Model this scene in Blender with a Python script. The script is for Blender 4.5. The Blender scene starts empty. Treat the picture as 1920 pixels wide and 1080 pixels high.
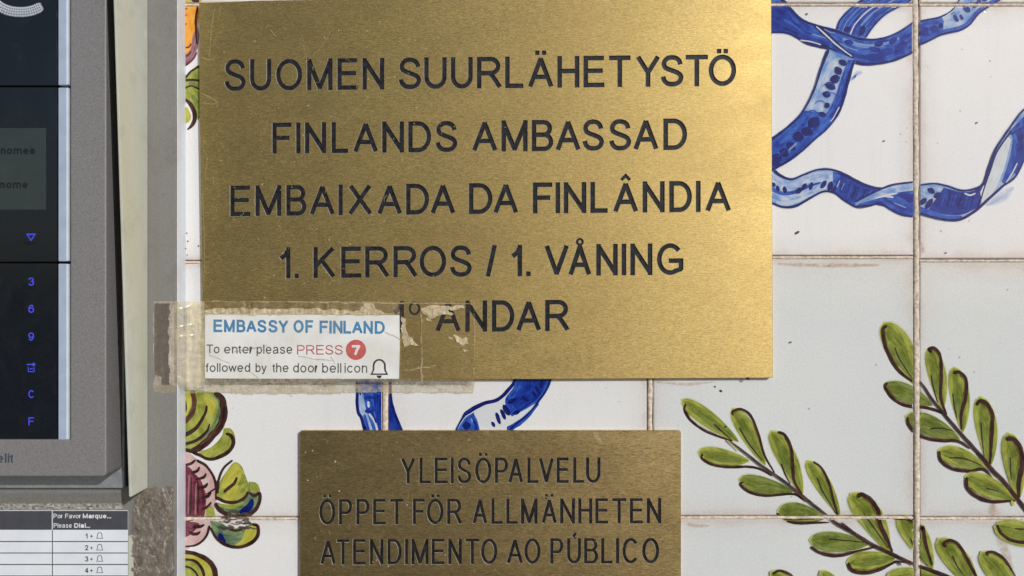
import bpy, bmesh, math, random
from mathutils import Vector, noise as mnoise
random.seed(7)
R = math.radians
SC = bpy.context.scene
COL = SC.collection

# ------------------------------------------------------------------ scale
S = 0.0002857          # metres per wall unit (a 14 cm tile is about 490 units)
D = 1387.0             # lens distance from the tile face, in wall units
Z0 = 1.45              # height of the lens above the pavement

# ------------------------------------------------------------------ camera, sky, sun
cam = bpy.data.cameras.new('camera')
cam.lens = 26.0; cam.sensor_width = 36.0; cam.clip_start = 0.005; cam.clip_end = 2000
camo = bpy.data.objects.new('camera', cam); COL.objects.link(camo)
camo.location = (0, -D*S, Z0); camo.rotation_euler = (R(90), 0, 0)
SC.camera = camo
SUN_AZ, SUN_EL = 143.0, 24.0
w = bpy.data.worlds.new('World'); SC.world = w; w.use_nodes = True
nt = w.node_tree; bg = nt.nodes['Background']
sky = nt.nodes.new('ShaderNodeTexSky'); sky.sky_type = 'NISHITA'; sky.sun_disc = False
sky.sun_elevation = R(SUN_EL); sky.sun_rotation = R(SUN_AZ)
sky.dust_density = 2.0; sky.air_density = 1.0
nt.links.new(sky.outputs[0], bg.inputs[0]); bg.inputs[1].default_value = 0.085
sl = bpy.data.lights.new('sun', 'SUN'); sl.energy = 3.5; sl.angle = R(.8); sl.color = (1, .985, .96)
so = bpy.data.objects.new('sun', sl); COL.objects.link(so)
to_sun = Vector((math.sin(R(SUN_AZ))*math.cos(R(SUN_EL)), math.cos(R(SUN_AZ))*math.cos(R(SUN_EL)), math.sin(R(SUN_EL))))
so.rotation_euler = to_sun.to_track_quat('Z', 'Y').to_euler(); so.location = (2, -3, 4)
SC.view_settings.view_transform = 'Standard'; SC.view_settings.look = 'None'
SC.view_settings.exposure = -0.40; SC.view_settings.gamma = 1.0
SC.cycles.max_bounces = 8; SC.cycles.transparent_max_bounces = 24

# ------------------------------------------------------------------ object helpers
def W(px, py, h=0.0):
    k = 1 - h/D
    return Vector(((px-960)*S*k, -h*S, Z0 + (540-py)*S*k))

def tag(o, label=None, cat=None, group=None, kind=None):
    if label: o['label'] = label
    if cat: o['category'] = cat
    if group: o['group'] = group
    if kind: o['kind'] = kind
    return o

def thing(name, loc, label, cat, group=None):
    o = bpy.data.objects.new(name, None); COL.objects.link(o)
    o.location = loc; o.empty_display_size = .02
    return tag(o, label, cat, group)

def world_loc(p):
    v = Vector((0, 0, 0))
    while p is not None:
        v = v + p.location; p = p.parent
    return v

def link(name, me, mats, parent=None, label=None):
    o = bpy.data.objects.new(name, me); COL.objects.link(o)
    if not isinstance(mats, (list, tuple)): mats = [mats]
    for m in mats: me.materials.append(m)
    if parent is not None:
        off = world_loc(parent)
        for v in me.vertices: v.co -= off
        o.parent = parent
    if label: o['label'] = label
    return o

def pymesh(name, verts, faces, mats, parent=None, smooth=False, label=None):
    me = bpy.data.meshes.new(name)
    me.from_pydata([tuple(v) for v in verts], [], faces); me.update()
    if smooth: me.polygons.foreach_set('use_smooth', [True]*len(me.polygons))
    return link(name, me, mats, parent, label)

# ------------------------------------------------------------------ materials
def srgb(r, g, b):
    f = lambda c: (c/255/12.92) if c <= 10 else ((c/255+.055)/1.055)**2.4
    return (f(r), f(g), f(b), 1)

def new_mat(name):
    m = bpy.data.materials.new(name); m.use_nodes = True
    return m, m.node_tree, m.node_tree.nodes['Principled BSDF']

def N(nt, t, **kw):
    n = nt.nodes.new(t)
    for k, v in kw.items(): setattr(n, k, v)
    return n

def noise(nt, vec, scale, detail=3, rough=.55, dist=0):
    n = N(nt, 'ShaderNodeTexNoise'); n.inputs['Scale'].default_value = scale
    n.inputs['Detail'].default_value = detail; n.inputs['Roughness'].default_value = rough
    n.inputs['Distortion'].default_value = dist
    if vec is not None: nt.links.new(vec, n.inputs['Vector'])
    return n.outputs['Fac']

def ramp(nt, fac, stops):
    n = N(nt, 'ShaderNodeValToRGB'); e = n.color_ramp.elements
    while len(e) < len(stops): e.new(.5)
    for el, (p, c) in zip(e, stops):
        el.position = p
        el.color = c if len(c) == 4 else (*c, 1)
    nt.links.new(fac, n.inputs[0]); return n.outputs[0]

def g(v): return (v, v, v, 1)

def mapping(nt, out, scale, rot=(0, 0, 0)):
    n = N(nt, 'ShaderNodeMapping'); n.inputs['Scale'].default_value = scale; n.inputs['Rotation'].default_value = rot
    nt.links.new(out, n.inputs['Vector']); return n.outputs[0]

def mixc(nt, fac, a, b, mode='MIX'):
    n = N(nt, 'ShaderNodeMix', data_type='RGBA', blend_type=mode)
    for sock, v in ((n.inputs['Factor'], fac), (n.inputs['A'], a), (n.inputs['B'], b)):
        pass
    fi, ai, bi = n.inputs[0], n.inputs[6], n.inputs[7]
    for sock, v in ((fi, fac), (ai, a), (bi, b)):
        if hasattr(v, 'is_output'): nt.links.new(v, sock)
        else: sock.default_value = v
    return n.outputs[2]

def mathn(nt, op, a, b=0.0):
    n = N(nt, 'ShaderNodeMath', operation=op)
    for i, v in enumerate((a, b)):
        if hasattr(v, 'is_output'): nt.links.new(v, n.inputs[i])
        else: n.inputs[i].default_value = v
    return n.outputs[0]

def bump(nt, height, bsdf, strength=.3, dist=.0003):
    b = N(nt, 'ShaderNodeBump'); b.inputs['Strength'].default_value = strength; b.inputs['Distance'].default_value = dist
    nt.links.new(height, b.inputs['Height']); nt.links.new(b.outputs[0], bsdf.inputs['Normal'])

def objco(nt): return N(nt, 'ShaderNodeTexCoord').outputs['Object']

def plain(name, col, rough=.5, metal=0, var=.12, scale=300, bumps=0.0, spec=.5, emit=None, estr=0):
    m, nt, p = new_mat(name)
    oc = objco(nt)
    f = noise(nt, oc, scale, 4)
    lo = tuple(c*(1-var) for c in col[:3])+(1,); hi = tuple(min(1, c*(1+var)) for c in col[:3])+(1,)
    nt.links.new(ramp(nt, f, [(.3, lo), (.7, hi)]), p.inputs['Base Color'])
    p.inputs['Metallic'].default_value = metal; p.inputs['Specular IOR Level'].default_value = spec
    r = noise(nt, oc, scale*.4, 3)
    nt.links.new(ramp(nt, r, [(.3, g(max(0, rough*.85))), (.7, g(min(1, rough*1.15)))]), p.inputs['Roughness'])
    if bumps: bump(nt, f, p, bumps, .0002)
    if emit:
        p.inputs['Emission Color'].default_value = emit; p.inputs['Emission Strength'].default_value = estr
    return m

def worn(name, col, rough, metal=0, stain=(.30, .27, .18), amount=.45, grain=900, gv=.10):
    """painted metal with run-down stains, scuffs and fine grain"""
    m, nt, p = new_mat(name)
    oc = objco(nt)
    f = noise(nt, oc, grain, 3)
    base = ramp(nt, f, [(.3, tuple(c*(1-gv) for c in col)+(1,)), (.7, tuple(c*(1+gv) for c in col)+(1,))])
    run = noise(nt, mapping(nt, oc, (75, 75, 7)), 1, 5, .6, .4)
    base = mixc(nt, ramp(nt, run, [(.45, g(0)), (.72, g(amount))]), base, (*stain, 1))
    blot = noise(nt, oc, 55, 6, .65)
    base = mixc(nt, ramp(nt, blot, [(.52, g(0)), (.75, g(amount*.7))]), base, (col[0]*.5, col[1]*.48, col[2]*.45, 1))
    sc = noise(nt, mapping(nt, oc, (900, 900, 60), (0, .35, 0)), 1, 3, .6)
    base = mixc(nt, ramp(nt, sc, [(.69, g(0)), (.72, g(.4))]), base, tuple(min(1, c*1.7) for c in col)+(1,))
    nt.links.new(base, p.inputs['Base Color']); p.inputs['Metallic'].default_value = metal
    nt.links.new(ramp(nt, blot, [(.3, g(rough*.8)), (.7, g(min(1, rough*1.3)))]), p.inputs['Roughness'])
    bump(nt, mathn(nt, 'ADD', f, blot), p, .2, .0002)
    return m

def smeared_glass(name, col):
    m, nt, p = new_mat(name)
    oc = objco(nt)
    sm_ = noise(nt, mapping(nt, oc, (1, 1, .6), (0, .5, 0)), 45, 6, .65, 1.5)
    nt.links.new(ramp(nt, sm_, [(.35, g(.04)), (.75, g(.34))]), p.inputs['Roughness'])
    dust = noise(nt, oc, 1500, 2)
    c = mixc(nt, ramp(nt, dust, [(.66, g(0)), (.74, g(.25))]), (*col, 1), (.10, .115, .13, 1))
    c = mixc(nt, ramp(nt, sm_, [(.5, g(0)), (.8, g(.22))]), c, (.03, .04, .05, 1))
    nt.links.new(c, p.inputs['Base Color']); p.inputs['Specular IOR Level'].default_value = .75
    return m

def tile_mat():
    m, nt, p = new_mat('white tin glaze')
    oc = objco(nt)
    uv = N(nt, 'ShaderNodeUVMap', uv_map='tile').outputs[0]
    sep = N(nt, 'ShaderNodeSeparateXYZ'); nt.links.new(uv, sep.inputs[0])
    def edge(o): # distance from the tile's nearest edge on one axis
        return mathn(nt, 'SUBTRACT', .5, mathn(nt, 'ABSOLUTE', mathn(nt, 'SUBTRACT', o, .5)))
    ex = edge(sep.outputs[0]); ey = edge(sep.outputs[1])
    d = mathn(nt, 'MINIMUM', ex, ey)
    n1 = noise(nt, oc, 40, 5, .65)
    dd = mathn(nt, 'ADD', d, mathn(nt, 'MULTIPLY', mathn(nt, 'SUBTRACT', n1, .5), .10))
    dirt = ramp(nt, dd, [(.0, g(.5)), (.025, g(.14)), (.09, g(0))])
    att = N(nt, 'ShaderNodeAttribute', attribute_name='tint').outputs['Color']
    cloud = noise(nt, oc, 9, 4)
    base = mixc(nt, 1, att, ramp(nt, cloud, [(.3, (.92, .93, .95, 1)), (.7, (1, 1, .985, 1))]), 'MULTIPLY')
    # faint drips running down
    drip = noise(nt, mapping(nt, oc, (150, 150, 9)), 1, 4, .6)
    base = mixc(nt, ramp(nt, drip, [(.56, g(0)), (.80, g(.26))]), base, (.56, .56, .53, 1))
    base = mixc(nt, dirt, base, (.47, .37, .32, 1))
    # pin-hole specks
    vo = N(nt, 'ShaderNodeTexVoronoi'); vo.inputs['Scale'].default_value = 170; nt.links.new(oc, vo.inputs['Vector'])
    sp = ramp(nt, vo.outputs['Distance'], [(.06, g(1)), (.13, g(0))])
    gate = ramp(nt, noise(nt, oc, 60, 2), [(.58, g(0)), (.66, g(.75))])
    base = mixc(nt, mathn(nt, 'MULTIPLY', sp, gate), base, (.25, .24, .22, 1))
    fine = noise(nt, oc, 900, 3)
    base = mixc(nt, .22, base, ramp(nt, fine, [(.35, g(.45)), (.65, g(.85))]), 'OVERLAY')
    nt.links.new(base, p.inputs['Base Color'])
    nt.links.new(ramp(nt, n1, [(.3, g(.04)), (.75, g(.10))]), p.inputs['Roughness'])
    p.inputs['Specular IOR Level'].default_value = .45
    hb = mathn(nt, 'ADD', mathn(nt, 'MULTIPLY', noise(nt, oc, 70, 3), 1.0), mathn(nt, 'MULTIPLY', sp, -.25))
    bump(nt, hb, p, .28, .0004)
    return m

def paint_mat(name, c1, c2, alpha=(.8, 1), streak=(5, .8), bias=.5, soft=0.0):
    """brushed pigment under glaze: streaks run along the stroke (uv.y), thinner where the brush lifted"""
    m, nt, p = new_mat(name)
    uv = N(nt, 'ShaderNodeUVMap', uv_map='brush').outputs[0]
    f = noise(nt, mapping(nt, uv, (streak[0], streak[1], 1)), 1, 5, .6, .3)
    oc = objco(nt)
    f2 = noise(nt, oc, 140, 4, .6)
    mixf = mathn(nt, 'ADD', mathn(nt, 'MULTIPLY', f, .6), mathn(nt, 'MULTIPLY', f2, .4))
    nt.links.new(ramp(nt, mixf, [(bias-.095, c1), (bias+.095, c2)]), p.inputs['Base Color'])
    p.inputs['Roughness'].default_value = .05; p.inputs['Specular IOR Level'].default_value = .3
    a = ramp(nt, mixf, [(.36, g(alpha[1])), (.64, g(alpha[0]))])
    if soft:
        sep = N(nt, 'ShaderNodeSeparateXYZ'); nt.links.new(uv, sep.inputs[0])
        e = mathn(nt, 'SUBTRACT', .5, mathn(nt, 'ABSOLUTE', mathn(nt, 'SUBTRACT', sep.outputs[0], .5)))
        a = mathn(nt, 'MULTIPLY', a, ramp(nt, e, [(0, g(0)), (soft, g(1))]))
    nt.links.new(a, p.inputs['Alpha'])
    return m

def brass_mat(name, col, rough, aniso=.5, dirt=.5):
    m, nt, p = new_mat(name)
    oc = objco(nt)
    br = noise(nt, mapping(nt, oc, (260, 260, 2400)), 1, 5, .7)      # horizontal brushing
    br2 = noise(nt, mapping(nt, oc, (850, 850, 2600)), 1, 3, .6)
    brm = mathn(nt, 'ADD', mathn(nt, 'MULTIPLY', br, .5), mathn(nt, 'MULTIPLY', br2, .5))
    lo = tuple(c*.70 for c in col[:3])+(1,); hi = tuple(min(1, c*1.26) for c in col[:3])+(1,)
    base = ramp(nt, brm, [(.40, lo), (.60, hi)])
    # tarnish clouds
    cl = noise(nt, oc, 14, 5, .6)
    base = mixc(nt, ramp(nt, cl, [(.42, g(0)), (.75, g(.30))]), base, (col[0]*.72, col[1]*.66, col[2]*.62, 1))
    # short scratches
    for rot, lo_ in ((.5, .715), (-.9, .73), (1.35, .735)):
        wv = N(nt, 'ShaderNodeVectorMath', operation='ADD'); nz_ = N(nt, 'ShaderNodeTexNoise'); nz_.inputs['Scale'].default_value = 22
        nt.links.new(oc, nz_.inputs['Vector']); sc_ = N(nt, 'ShaderNodeVectorMath', operation='SCALE'); sc_.inputs['Scale'].default_value = .012
        nt.links.new(nz_.outputs['Color'], sc_.inputs[0]); nt.links.new(oc, wv.inputs[0]); nt.links.new(sc_.outputs[0], wv.inputs[1])
        sc = noise(nt, mapping(nt, mapping(nt, wv.outputs[0], (1, 1, 1), (0, rot, 0)), (1100, 1100, 55)), 1, 2, .5)
        scm = ramp(nt, sc, [(lo_, g(0)), (lo_+.02, g(.22))])
        base = mixc(nt, scm, base, (.80, .72, .48, 1))
    # dried specks stuck on the metal
    vo = N(nt, 'ShaderNodeTexVoronoi'); vo.inputs['Scale'].default_value = 230
    nt.links.new(mapping(nt, oc, (1, 1, 1.0), (0, .4, 0)), vo.inputs['Vector'])
    d = mathn(nt, 'ADD', vo.outputs['Distance'], mathn(nt, 'MULTIPLY', mathn(nt, 'SUBTRACT', noise(nt, oc, 2200, 2), .5), .22))
    sp = ramp(nt, d, [(.07, g(1)), (.13, g(0))])
    sepc = N(nt, 'ShaderNodeSeparateColor'); nt.links.new(vo.outputs['Color'], sepc.inputs[0])
    gate = ramp(nt, sepc.outputs[0], [(.80, g(0)), (.84, g(1))])
    sepo = N(nt, 'ShaderNodeSeparateXYZ'); nt.links.new(oc, sepo.inputs[0])
    side = ramp(nt, mathn(nt, 'ADD', mathn(nt, 'MULTIPLY', sepo.outputs[0], 4.0), .5), [(.2, g(dirt)), (.75, g(.0))])
    spm = mathn(nt, 'MULTIPLY', mathn(nt, 'MULTIPLY', sp, gate), side)
    base = mixc(nt, spm, base, (.72, .62, .42, 1))
    nt.links.new(base, p.inputs['Base Color'])
    nt.links.new(mathn(nt, 'SUBTRACT', 1.0, spm), p.inputs['Metallic'])
    smear = noise(nt, mapping(nt, oc, (1, 1, 2.2), (0, .6, 0)), 30, 5, .6, .8)
    rv = mathn(nt, 'ADD', mathn(nt, 'MULTIPLY', brm, .6), mathn(nt, 'MULTIPLY', smear, .4))
    nt.links.new(ramp(nt, rv, [(.35, g(rough*.82)), (.65, g(rough*1.2))]), p.inputs['Roughness'])
    p.inputs['Anisotropic'].default_value = aniso; p.inputs['Anisotropic Rotation'].default_value = .25
    tn = N(nt, 'ShaderNodeTangent', direction_type='UV_MAP', uv_map='plan'); nt.links.new(tn.outputs[0], p.inputs['Tangent'])
    hb = mathn(nt, 'ADD', brm, mathn(nt, 'MULTIPLY', spm, 2.0))
    bump(nt, hb, p, .16, .00012)
    return m

M = {}
M['tile'] = tile_mat()
M['grout'] = plain('cream grout', (.64, .55, .46), .85, var=.38, scale=500, bumps=.6)
M['bed'] = plain('dirty joint mortar', (.27, .215, .175), .95, var=.5, scale=300, bumps=.6)
M['masonry'] = plain('painted render', (.50, .48, .44), .9, var=.15, scale=60, bumps=.5)
M['brass'] = brass_mat('brushed brass', (.57, .435, .180), .55)
M['brass_dull'] = brass_mat('dull brass', (.50, .38, .18), .42, dirt=.8)
M['ink'] = plain('black engraving paint', (.014, .015, .020), .5, var=.9, scale=420, bumps=.5, spec=.25)
M['ink_dull'] = plain('worn engraving paint', (.015, .014, .016), .5, var=.9, scale=420, bumps=.5, spec=.25)
M['cut'] = plain('bright cut metal edge', (.34, .305, .235), .45, metal=.35, var=.3, scale=600)
M['blue_mid'] = paint_mat('cobalt wash', srgb(14, 44, 146), srgb(62, 110, 204), (.88, 1), (7, .9))
M['blue_deep'] = paint_mat('deep cobalt', srgb(14, 30, 122), srgb(36, 70, 168), (.88, 1), (6, .9))
M['blue_line'] = paint_mat('cobalt outline', srgb(12, 18, 88), srgb(26, 42, 126), (.9, 1), (2, 1.5))
M['blue_pale'] = paint_mat('thin cobalt wash', srgb(96, 146, 220), srgb(192, 212, 238), (.35, .85), (5, .8))
M['blue_halo'] = paint_mat('bleeding cobalt', srgb(150, 180, 230), srgb(190, 208, 235), (.35, .7), (2, .5), soft=.5)
M['white_glaze'] = paint_mat('bare glaze', srgb(214, 220, 228), srgb(226, 230, 234), (.6, .95), (4, .8))
M['leaf'] = paint_mat('olive green wash', srgb(122, 132, 50), srgb(174, 180, 88), (.85, 1), (7, .8))
M['leaf_dark'] = paint_mat('deep green wash', srgb(88, 104, 48), srgb(144, 156, 82), (.8, 1), (7, .8))
M['leaf_core'] = paint_mat('dark olive core', srgb(90, 108, 38), srgb(138, 150, 64), (.2, .9), (9, .9), soft=.3)
M['leaf_edge'] = paint_mat('brown edge wash', srgb(84, 62, 36), srgb(124, 110, 60), (.2, .85), (3, 1.2))
M['leaf_halo'] = paint_mat('yellow bleed', srgb(190, 196, 92), srgb(212, 214, 140), (.6, .95), (2, .5), soft=.22)
M['teal'] = paint_mat('blue green wash', srgb(56, 84, 76), srgb(132, 156, 110), (.8, 1), (3, .8))
M['manganese'] = paint_mat('manganese outline', srgb(40, 24, 26), srgb(80, 52, 48), (.86, 1), (3, 1.2))
M['brown'] = paint_mat('brown outline', srgb(66, 40, 34), srgb(112, 78, 62), (.8, 1), (3, 1.2))
M['pink'] = paint_mat('pale pink wash', srgb(192, 154, 154), srgb(218, 194, 192), (.75, 1), (3, .6))
M['crimson'] = paint_mat('crimson wash', srgb(74, 24, 42), srgb(140, 74, 90), (.75, 1), (12, .5))
M['mauve'] = paint_mat('mauve wash', srgb(130, 84, 96), srgb(176, 136, 140), (.8, 1), (5, .6))
M['orange'] = paint_mat('orange wash', srgb(222, 138, 36), srgb(238, 180, 74), (.9, 1), (5, .6))
M['yellow'] = paint_mat('yellow green wash', srgb(164, 160, 58), srgb(198, 194, 92), (.85, 1), (4, .7))
M['rust'] = paint_mat('rust stain', srgb(186, 142, 104), srgb(210, 184, 150), (.0, .62), (3, 2.2), soft=.4)
M['grime'] = paint_mat('grey grime', srgb(62, 52, 46), srgb(116, 102, 90), (.35, 1), (9, 4))
M['speck'] = plain('dark speck', (.02, .022, .05), .4)

# ------------------------------------------------------------------ lettering: a plain engraver's sans drawn as centre lines
from mathutils.geometry import delaunay_2d_cdt
def _arc(cx, cy, rx, ry, a0, a1, n=None):
    n = n or max(4, int(abs(a1-a0)/12))
    return [(cx+rx*math.cos(R(a0+(a1-a0)*i/n)), cy+ry*math.sin(R(a0+(a1-a0)*i/n))) for i in range(n+1)]
def _cm(pts, n=4):
    P = [tuple(2*pts[0][k]-pts[1][k] for k in (0, 1))]+pts+[tuple(2*pts[-1][k]-pts[-2][k] for k in (0, 1))]
    out = []
    for i in range(1, len(P)-2):
        p0, p1, p2, p3 = P[i-1:i+3]
        for q in range(n):
            t = q/n
            out.append(tuple(.5*(2*p1[k]+(p2[k]-p0[k])*t+(2*p0[k]-5*p1[k]+4*p2[k]-p3[k])*t*t+(3*p1[k]-3*p2[k]+p3[k]-p0[k])*t**3) for k in (0, 1)))
    return out+[pts[-1]]
XH = .725
_S = [(.965, .73), (.90, .87), (.73, .97), (.49, 1.0), (.26, .97), (.10, .87), (.05, .745), (.12, .63), (.32, .555), (.64, .475), (.88, .395), (1.0, .265), (.93, .115), (.75, .025), (.5, 0), (.25, .03), (.07, .14), (0, .29)]
_6 = [(.93, .80), (.78, .97), (.52, 1), (.2, .88), (.03, .6), (0, .35), (.1, .1), (.5, 0), (.9, .1), (1, .32), (.9, .55), (.52, .64), (.12, .5), (.02, .33)]
# glyph: strokes (points, cap at start, cap at end); caps in half widths; 'c' marks a closed ring
G = {
 'A': [([(0, 0), (.5, 1)], .5, .2), ([(.5, 1), (1, 0)], .2, .5), ([(.17, .32), (.83, .32)], 0, 0)],
 'B': [([(0, 0), (0, 1)], 1, 1), ([(0, 1), (.56, 1)]+_arc(.56, .765, .37, .235, 75, -90)+[(0, .53)], 0, 0), ([(0, .53), (.60, .53)]+_arc(.60, .265, .40, .265, 75, -90)+[(0, 0)], 0, 0)],
 'C': [(_arc(.54, .5, .54, .5, 38, 322, 26), 0, 0)],
 'D': [([(0, 0), (0, 1)], 1, 1), ([(0, 1), (.42, 1)]+_arc(.42, .5, .58, .5, 80, -90, 16)+[(0, 0)], 0, 0)],
 'E': [([(0, 0), (0, 1)], 1, 1), ([(0, 1), (.97, 1)], 0, 1), ([(0, .53), (.90, .53)], 0, 1), ([(0, 0), (1, 0)], 0, 1)],
 'F': [([(0, 0), (0, 1)], 1, 1), ([(0, 1), (1, 1)], 0, 1), ([(0, .51), (.86, .51)], 0, 1)],
 'G': [(_arc(.5, .5, .5, .5, 38, 300, 24)+[(1, .13)], 0, .4), ([(1, .13), (1, .44)], .4, 1), ([(.54, .44), (1, .44)], 1, 0)],
 'H': [([(0, 0), (0, 1)], 1, 1), ([(1, 0), (1, 1)], 1, 1), ([(0, .53), (1, .53)], 0, 0)],
 'I': [([(.5, 0), (.5, 1)], 1, 1)],
 'K': [([(0, 0), (0, 1)], 1, 1), ([(.94, 1), (0, .36)], .6, 0), ([(.34, .59), (1, 0)], 0, .6)],
 'L': [([(0, 0), (0, 1)], 1, 1), ([(0, 0), (1, 0)], 0, 1)],
 'M': [([(0, 0), (0, 1)], 1, 1), ([(1, 0), (1, 1)], 1, 1), ([(0, 1), (.5, 0)], .3, .5), ([(.5, 0), (1, 1)], .5, .3)],
 'N': [([(0, 0), (0, 1)], 1, 1), ([(1, 0), (1, 1)], 1, 1), ([(0, 1), (1, 0)], .3, .3)],
 'O': [(_arc(.5, .5, .5, .5, 0, 360, 32)[:-1], 'c', 0)],
 'P': [([(0, 0), (0, 1)], 1, 1), ([(0, 1), (.58, 1)]+_arc(.58, .73, .42, .27, 75, -90)+[(0, .46)], 0, 0)],
 'R': [([(0, 0), (0, 1)], 1, 1), ([(0, 1), (.56, 1)]+_arc(.56, .74, .38, .26, 75, -90)+[(0, .48)], 0, 0), ([(.50, .48), (.66, .38), (1, 0)], 0, .6)],
 'S': [(_cm(_S), 0, 0)],
 'T': [([(0, 1), (1, 1)], 1, 1), ([(.5, 1), (.5, 0)], 0, 1)],
 'U': [([(0, 1), (0, .36)]+_arc(.5, .36, .5, .36, 192, 348, 16)+[(1, .36), (1, 1)], 1, 1)],
 'V': [([(0, 1), (.5, 0)], .5, .4), ([(.5, 0), (1, 1)], .4, .5)],
 'X': [([(0, 0), (.96, 1)], .5, .5), ([(.04, 1), (1, 0)], .5, .5)],
 'Y': [([(0, 1), (.5, .44)], .5, 0), ([(1, 1), (.5, .44)], .5, 0), ([(.5, .5), (.5, 0)], 0, 1)],
 '1': [([(1, 0), (1, 1)], 1, 1), ([(.9, .97), (.62, .80), (0, .68)], 0, .5)],
 '2': [(_cm([(.02, .70), (.1, .9), (.32, 1), (.52, 1), (.78, .97), (.96, .82), (.92, .62), (.72, .44), (.3, .15), (0, 0)]), 0, 0), ([(0, 0), (1, 0)], 0, 1)],
 '3': [(_cm([(.02, .78), (.15, .95), (.48, 1), (.8, .95), (.92, .77), (.8, .58), (.42, .53)]), 0, 0), (_cm([(.42, .53), (.85, .47), (1, .28), (.88, .06), (.5, 0), (.15, .05), (0, .24)]), 0, 0)],
 '4': [([(.76, 0), (.76, 1)], 1, 1), ([(.76, 1), (0, .27)], 0, .5), ([(0, .27), (1, .27)], .3, 1)],
 '6': [(_cm(_6), 0, 0)], '9': [(_cm([(1-x, 1-y) for x, y in _6]), 0, 0)],
 '7': [([(0, 1), (1, 1)], 1, .6), ([(1, 1), (.62, .52), (.40, 0)], .3, 1)],
 '.': [([(.5, 0), (.5, .01)], 1, 1)], '/': [([(0, 0), (1, 1)], 1, 1)],
 'a': [(_cm([(.05, .55), (.2, .69), (.5, XH), (.82, .67), (.9, .5)])+[(.9, .14), (1, 0)], 0, .6), (_cm([(.9, .43), (.5, .39), (.1, .31), (0, .16), (.12, .02), (.4, 0), (.75, .08), (.9, .22)]), 0, 0)],
 'b': [([(0, 0), (0, 1)], 1, 1), (_arc(.5, XH/2, .5, XH/2, 0, 360, 24)[:-1], 'c', 0)],
 'c': [(_arc(.55, XH/2, .55, XH/2, 40, 320, 20), 0, 0)],
 'd': [([(1, 0), (1, 1)], 1, 1), (_arc(.5, XH/2, .5, XH/2, 0, 360, 24)[:-1], 'c', 0)],
 'e': [([(0, .36), (1, .36)], 0, 0), (_arc(.5, XH/2, .5, XH/2, 0, 322, 24), 0, 0)],
 'f': [(_cm([(.38, 0), (.38, .45), (.38, .8), (.5, .96), (1, 1)]), 1, 0), ([(0, XH-.03), (.95, XH-.03)], 1, 0)],
 'h': [([(0, 0), (0, 1)], 1, 1), (_cm([(0, .42), (.2, .66), (.56, XH), (.9, .64), (1, .42), (1, 0)]), 0, 1)],
 'i': [([(.5, 0), (.5, XH)], 1, 1), ([(.5, .99), (.5, 1)], 1, 1)],
 'l': [([(.5, 0), (.5, 1)], 1, 1)],
 'm': [([(0, 0), (0, XH)], 1, 1), (_cm([(0, .45), (.1, .66), (.28, XH), (.45, .64), (.5, .45), (.5, 0)]), 0, 1), (_cm([(.5, .45), (.6, .66), (.78, XH), (.95, .64), (1, .45), (1, 0)]), 0, 1)],
 'n': [([(0, 0), (0, XH)], 1, 1), (_cm([(0, .42), (.2, .66), (.56, XH), (.9, .64), (1, .42), (1, 0)]), 0, 1)],
 'o': [(_arc(.5, XH/2, .5, XH/2, 0, 360, 24)[:-1], 'c', 0)],
 'p': [([(0, -.28), (0, XH)], 1, 1), (_arc(.5, XH/2, .5, XH/2, 0, 360, 24)[:-1], 'c', 0)],
 'q': [([(1, -.28), (1, XH)], 1, 1), (_arc(.5, XH/2, .5, XH/2, 0, 360, 24)[:-1], 'c', 0)],
 'r': [([(0, 0), (0, XH)], 1, 1), (_cm([(0, .42), (.3, .66), (.75, XH), (1, XH-.02)]), 0, 0)],
 's': [(_cm([(x, y*XH) for x, y in _S]), 0, 0)],
 't': [(_cm([(.42, .93), (.42, .5), (.42, .14), (.6, .01), (1, .02)]), 0, 0), ([(0, XH-.03), (1, XH-.03)], 1, 0)],
 'u': [(_cm([(0, XH), (0, .3), (.1, .08), (.44, 0), (.8, .07), (1, .3)]), 1, 0), ([(1, 0), (1, XH)], 1, 1)],
 'v': [([(0, XH), (.5, 0)], .5, .4), ([(.5, 0), (1, XH)], .4, .5)],
 'w': [([(0, XH), (.25, 0)], .5, .4), ([(.25, 0), (.5, XH)], .4, .2), ([(.5, XH), (.75, 0)], .2, .4), ([(.75, 0), (1, XH)], .4, .5)],
 'y': [([(0, XH), (.5, .02)], .5, 0), ([(1, XH), (.44, -.12), (.28, -.26), (0, -.27)], .5, 0)],
}
WID = dict(zip('abcdefhilmnopqrstuvwy', (.70, .66, .65, .66, .71, .40, .62, .13, .13, 1.06, .62, .71, .66, .66, .38, .63, .38, .62, .69, .98, .69)))
WID.update(zip('ABDEFILMNOPRSTVY', (.93, .80, .88, .80, .74, .13, .68, .98, .82, .98, .80, .90, .84, .82, .93, .90)))
WID.update({'.': .14, '7': .62})
TIGHT = set('AVYTLvwyrtf')

def poly_strip(pts, w, c0, c1, closed=False):
    """quads (as index lists into a point list) around a centre line with mitred joints"""
    P = [Vector(p) for p in pts]
    n = len(P)
    if not closed:
        d0 = (P[0]-P[1]).normalized(); d1 = (P[-1]-P[-2]).normalized()
        P[0] = P[0]+d0*w/2*c0; P[-1] = P[-1]+d1*w/2*c1
    vs = []
    for i in range(n):
        a = P[i-1] if (closed or i > 0) else None; b = P[(i+1) % n] if (closed or i < n-1) else None
        t0 = (P[i]-a).normalized() if a is not None else None; t1 = (b-P[i]).normalized() if b is not None else None
        if t0 is None: t0 = t1
        if t1 is None: t1 = t0
        t = (t0+t1); t = t.normalized() if t.length > 1e-6 else t0
        nn = Vector((-t.y, t.x)); m_ = w/2/max(.55, nn.dot(Vector((-t0.y, t0.x))))
        vs += [P[i]+nn*m_, P[i]-nn*m_]
    fs = []
    for i in range(n if closed else n-1):
        j = (i+1) % n; fs.append([2*i, 2*i+1, 2*j+1, 2*j])
    return vs, fs

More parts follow.
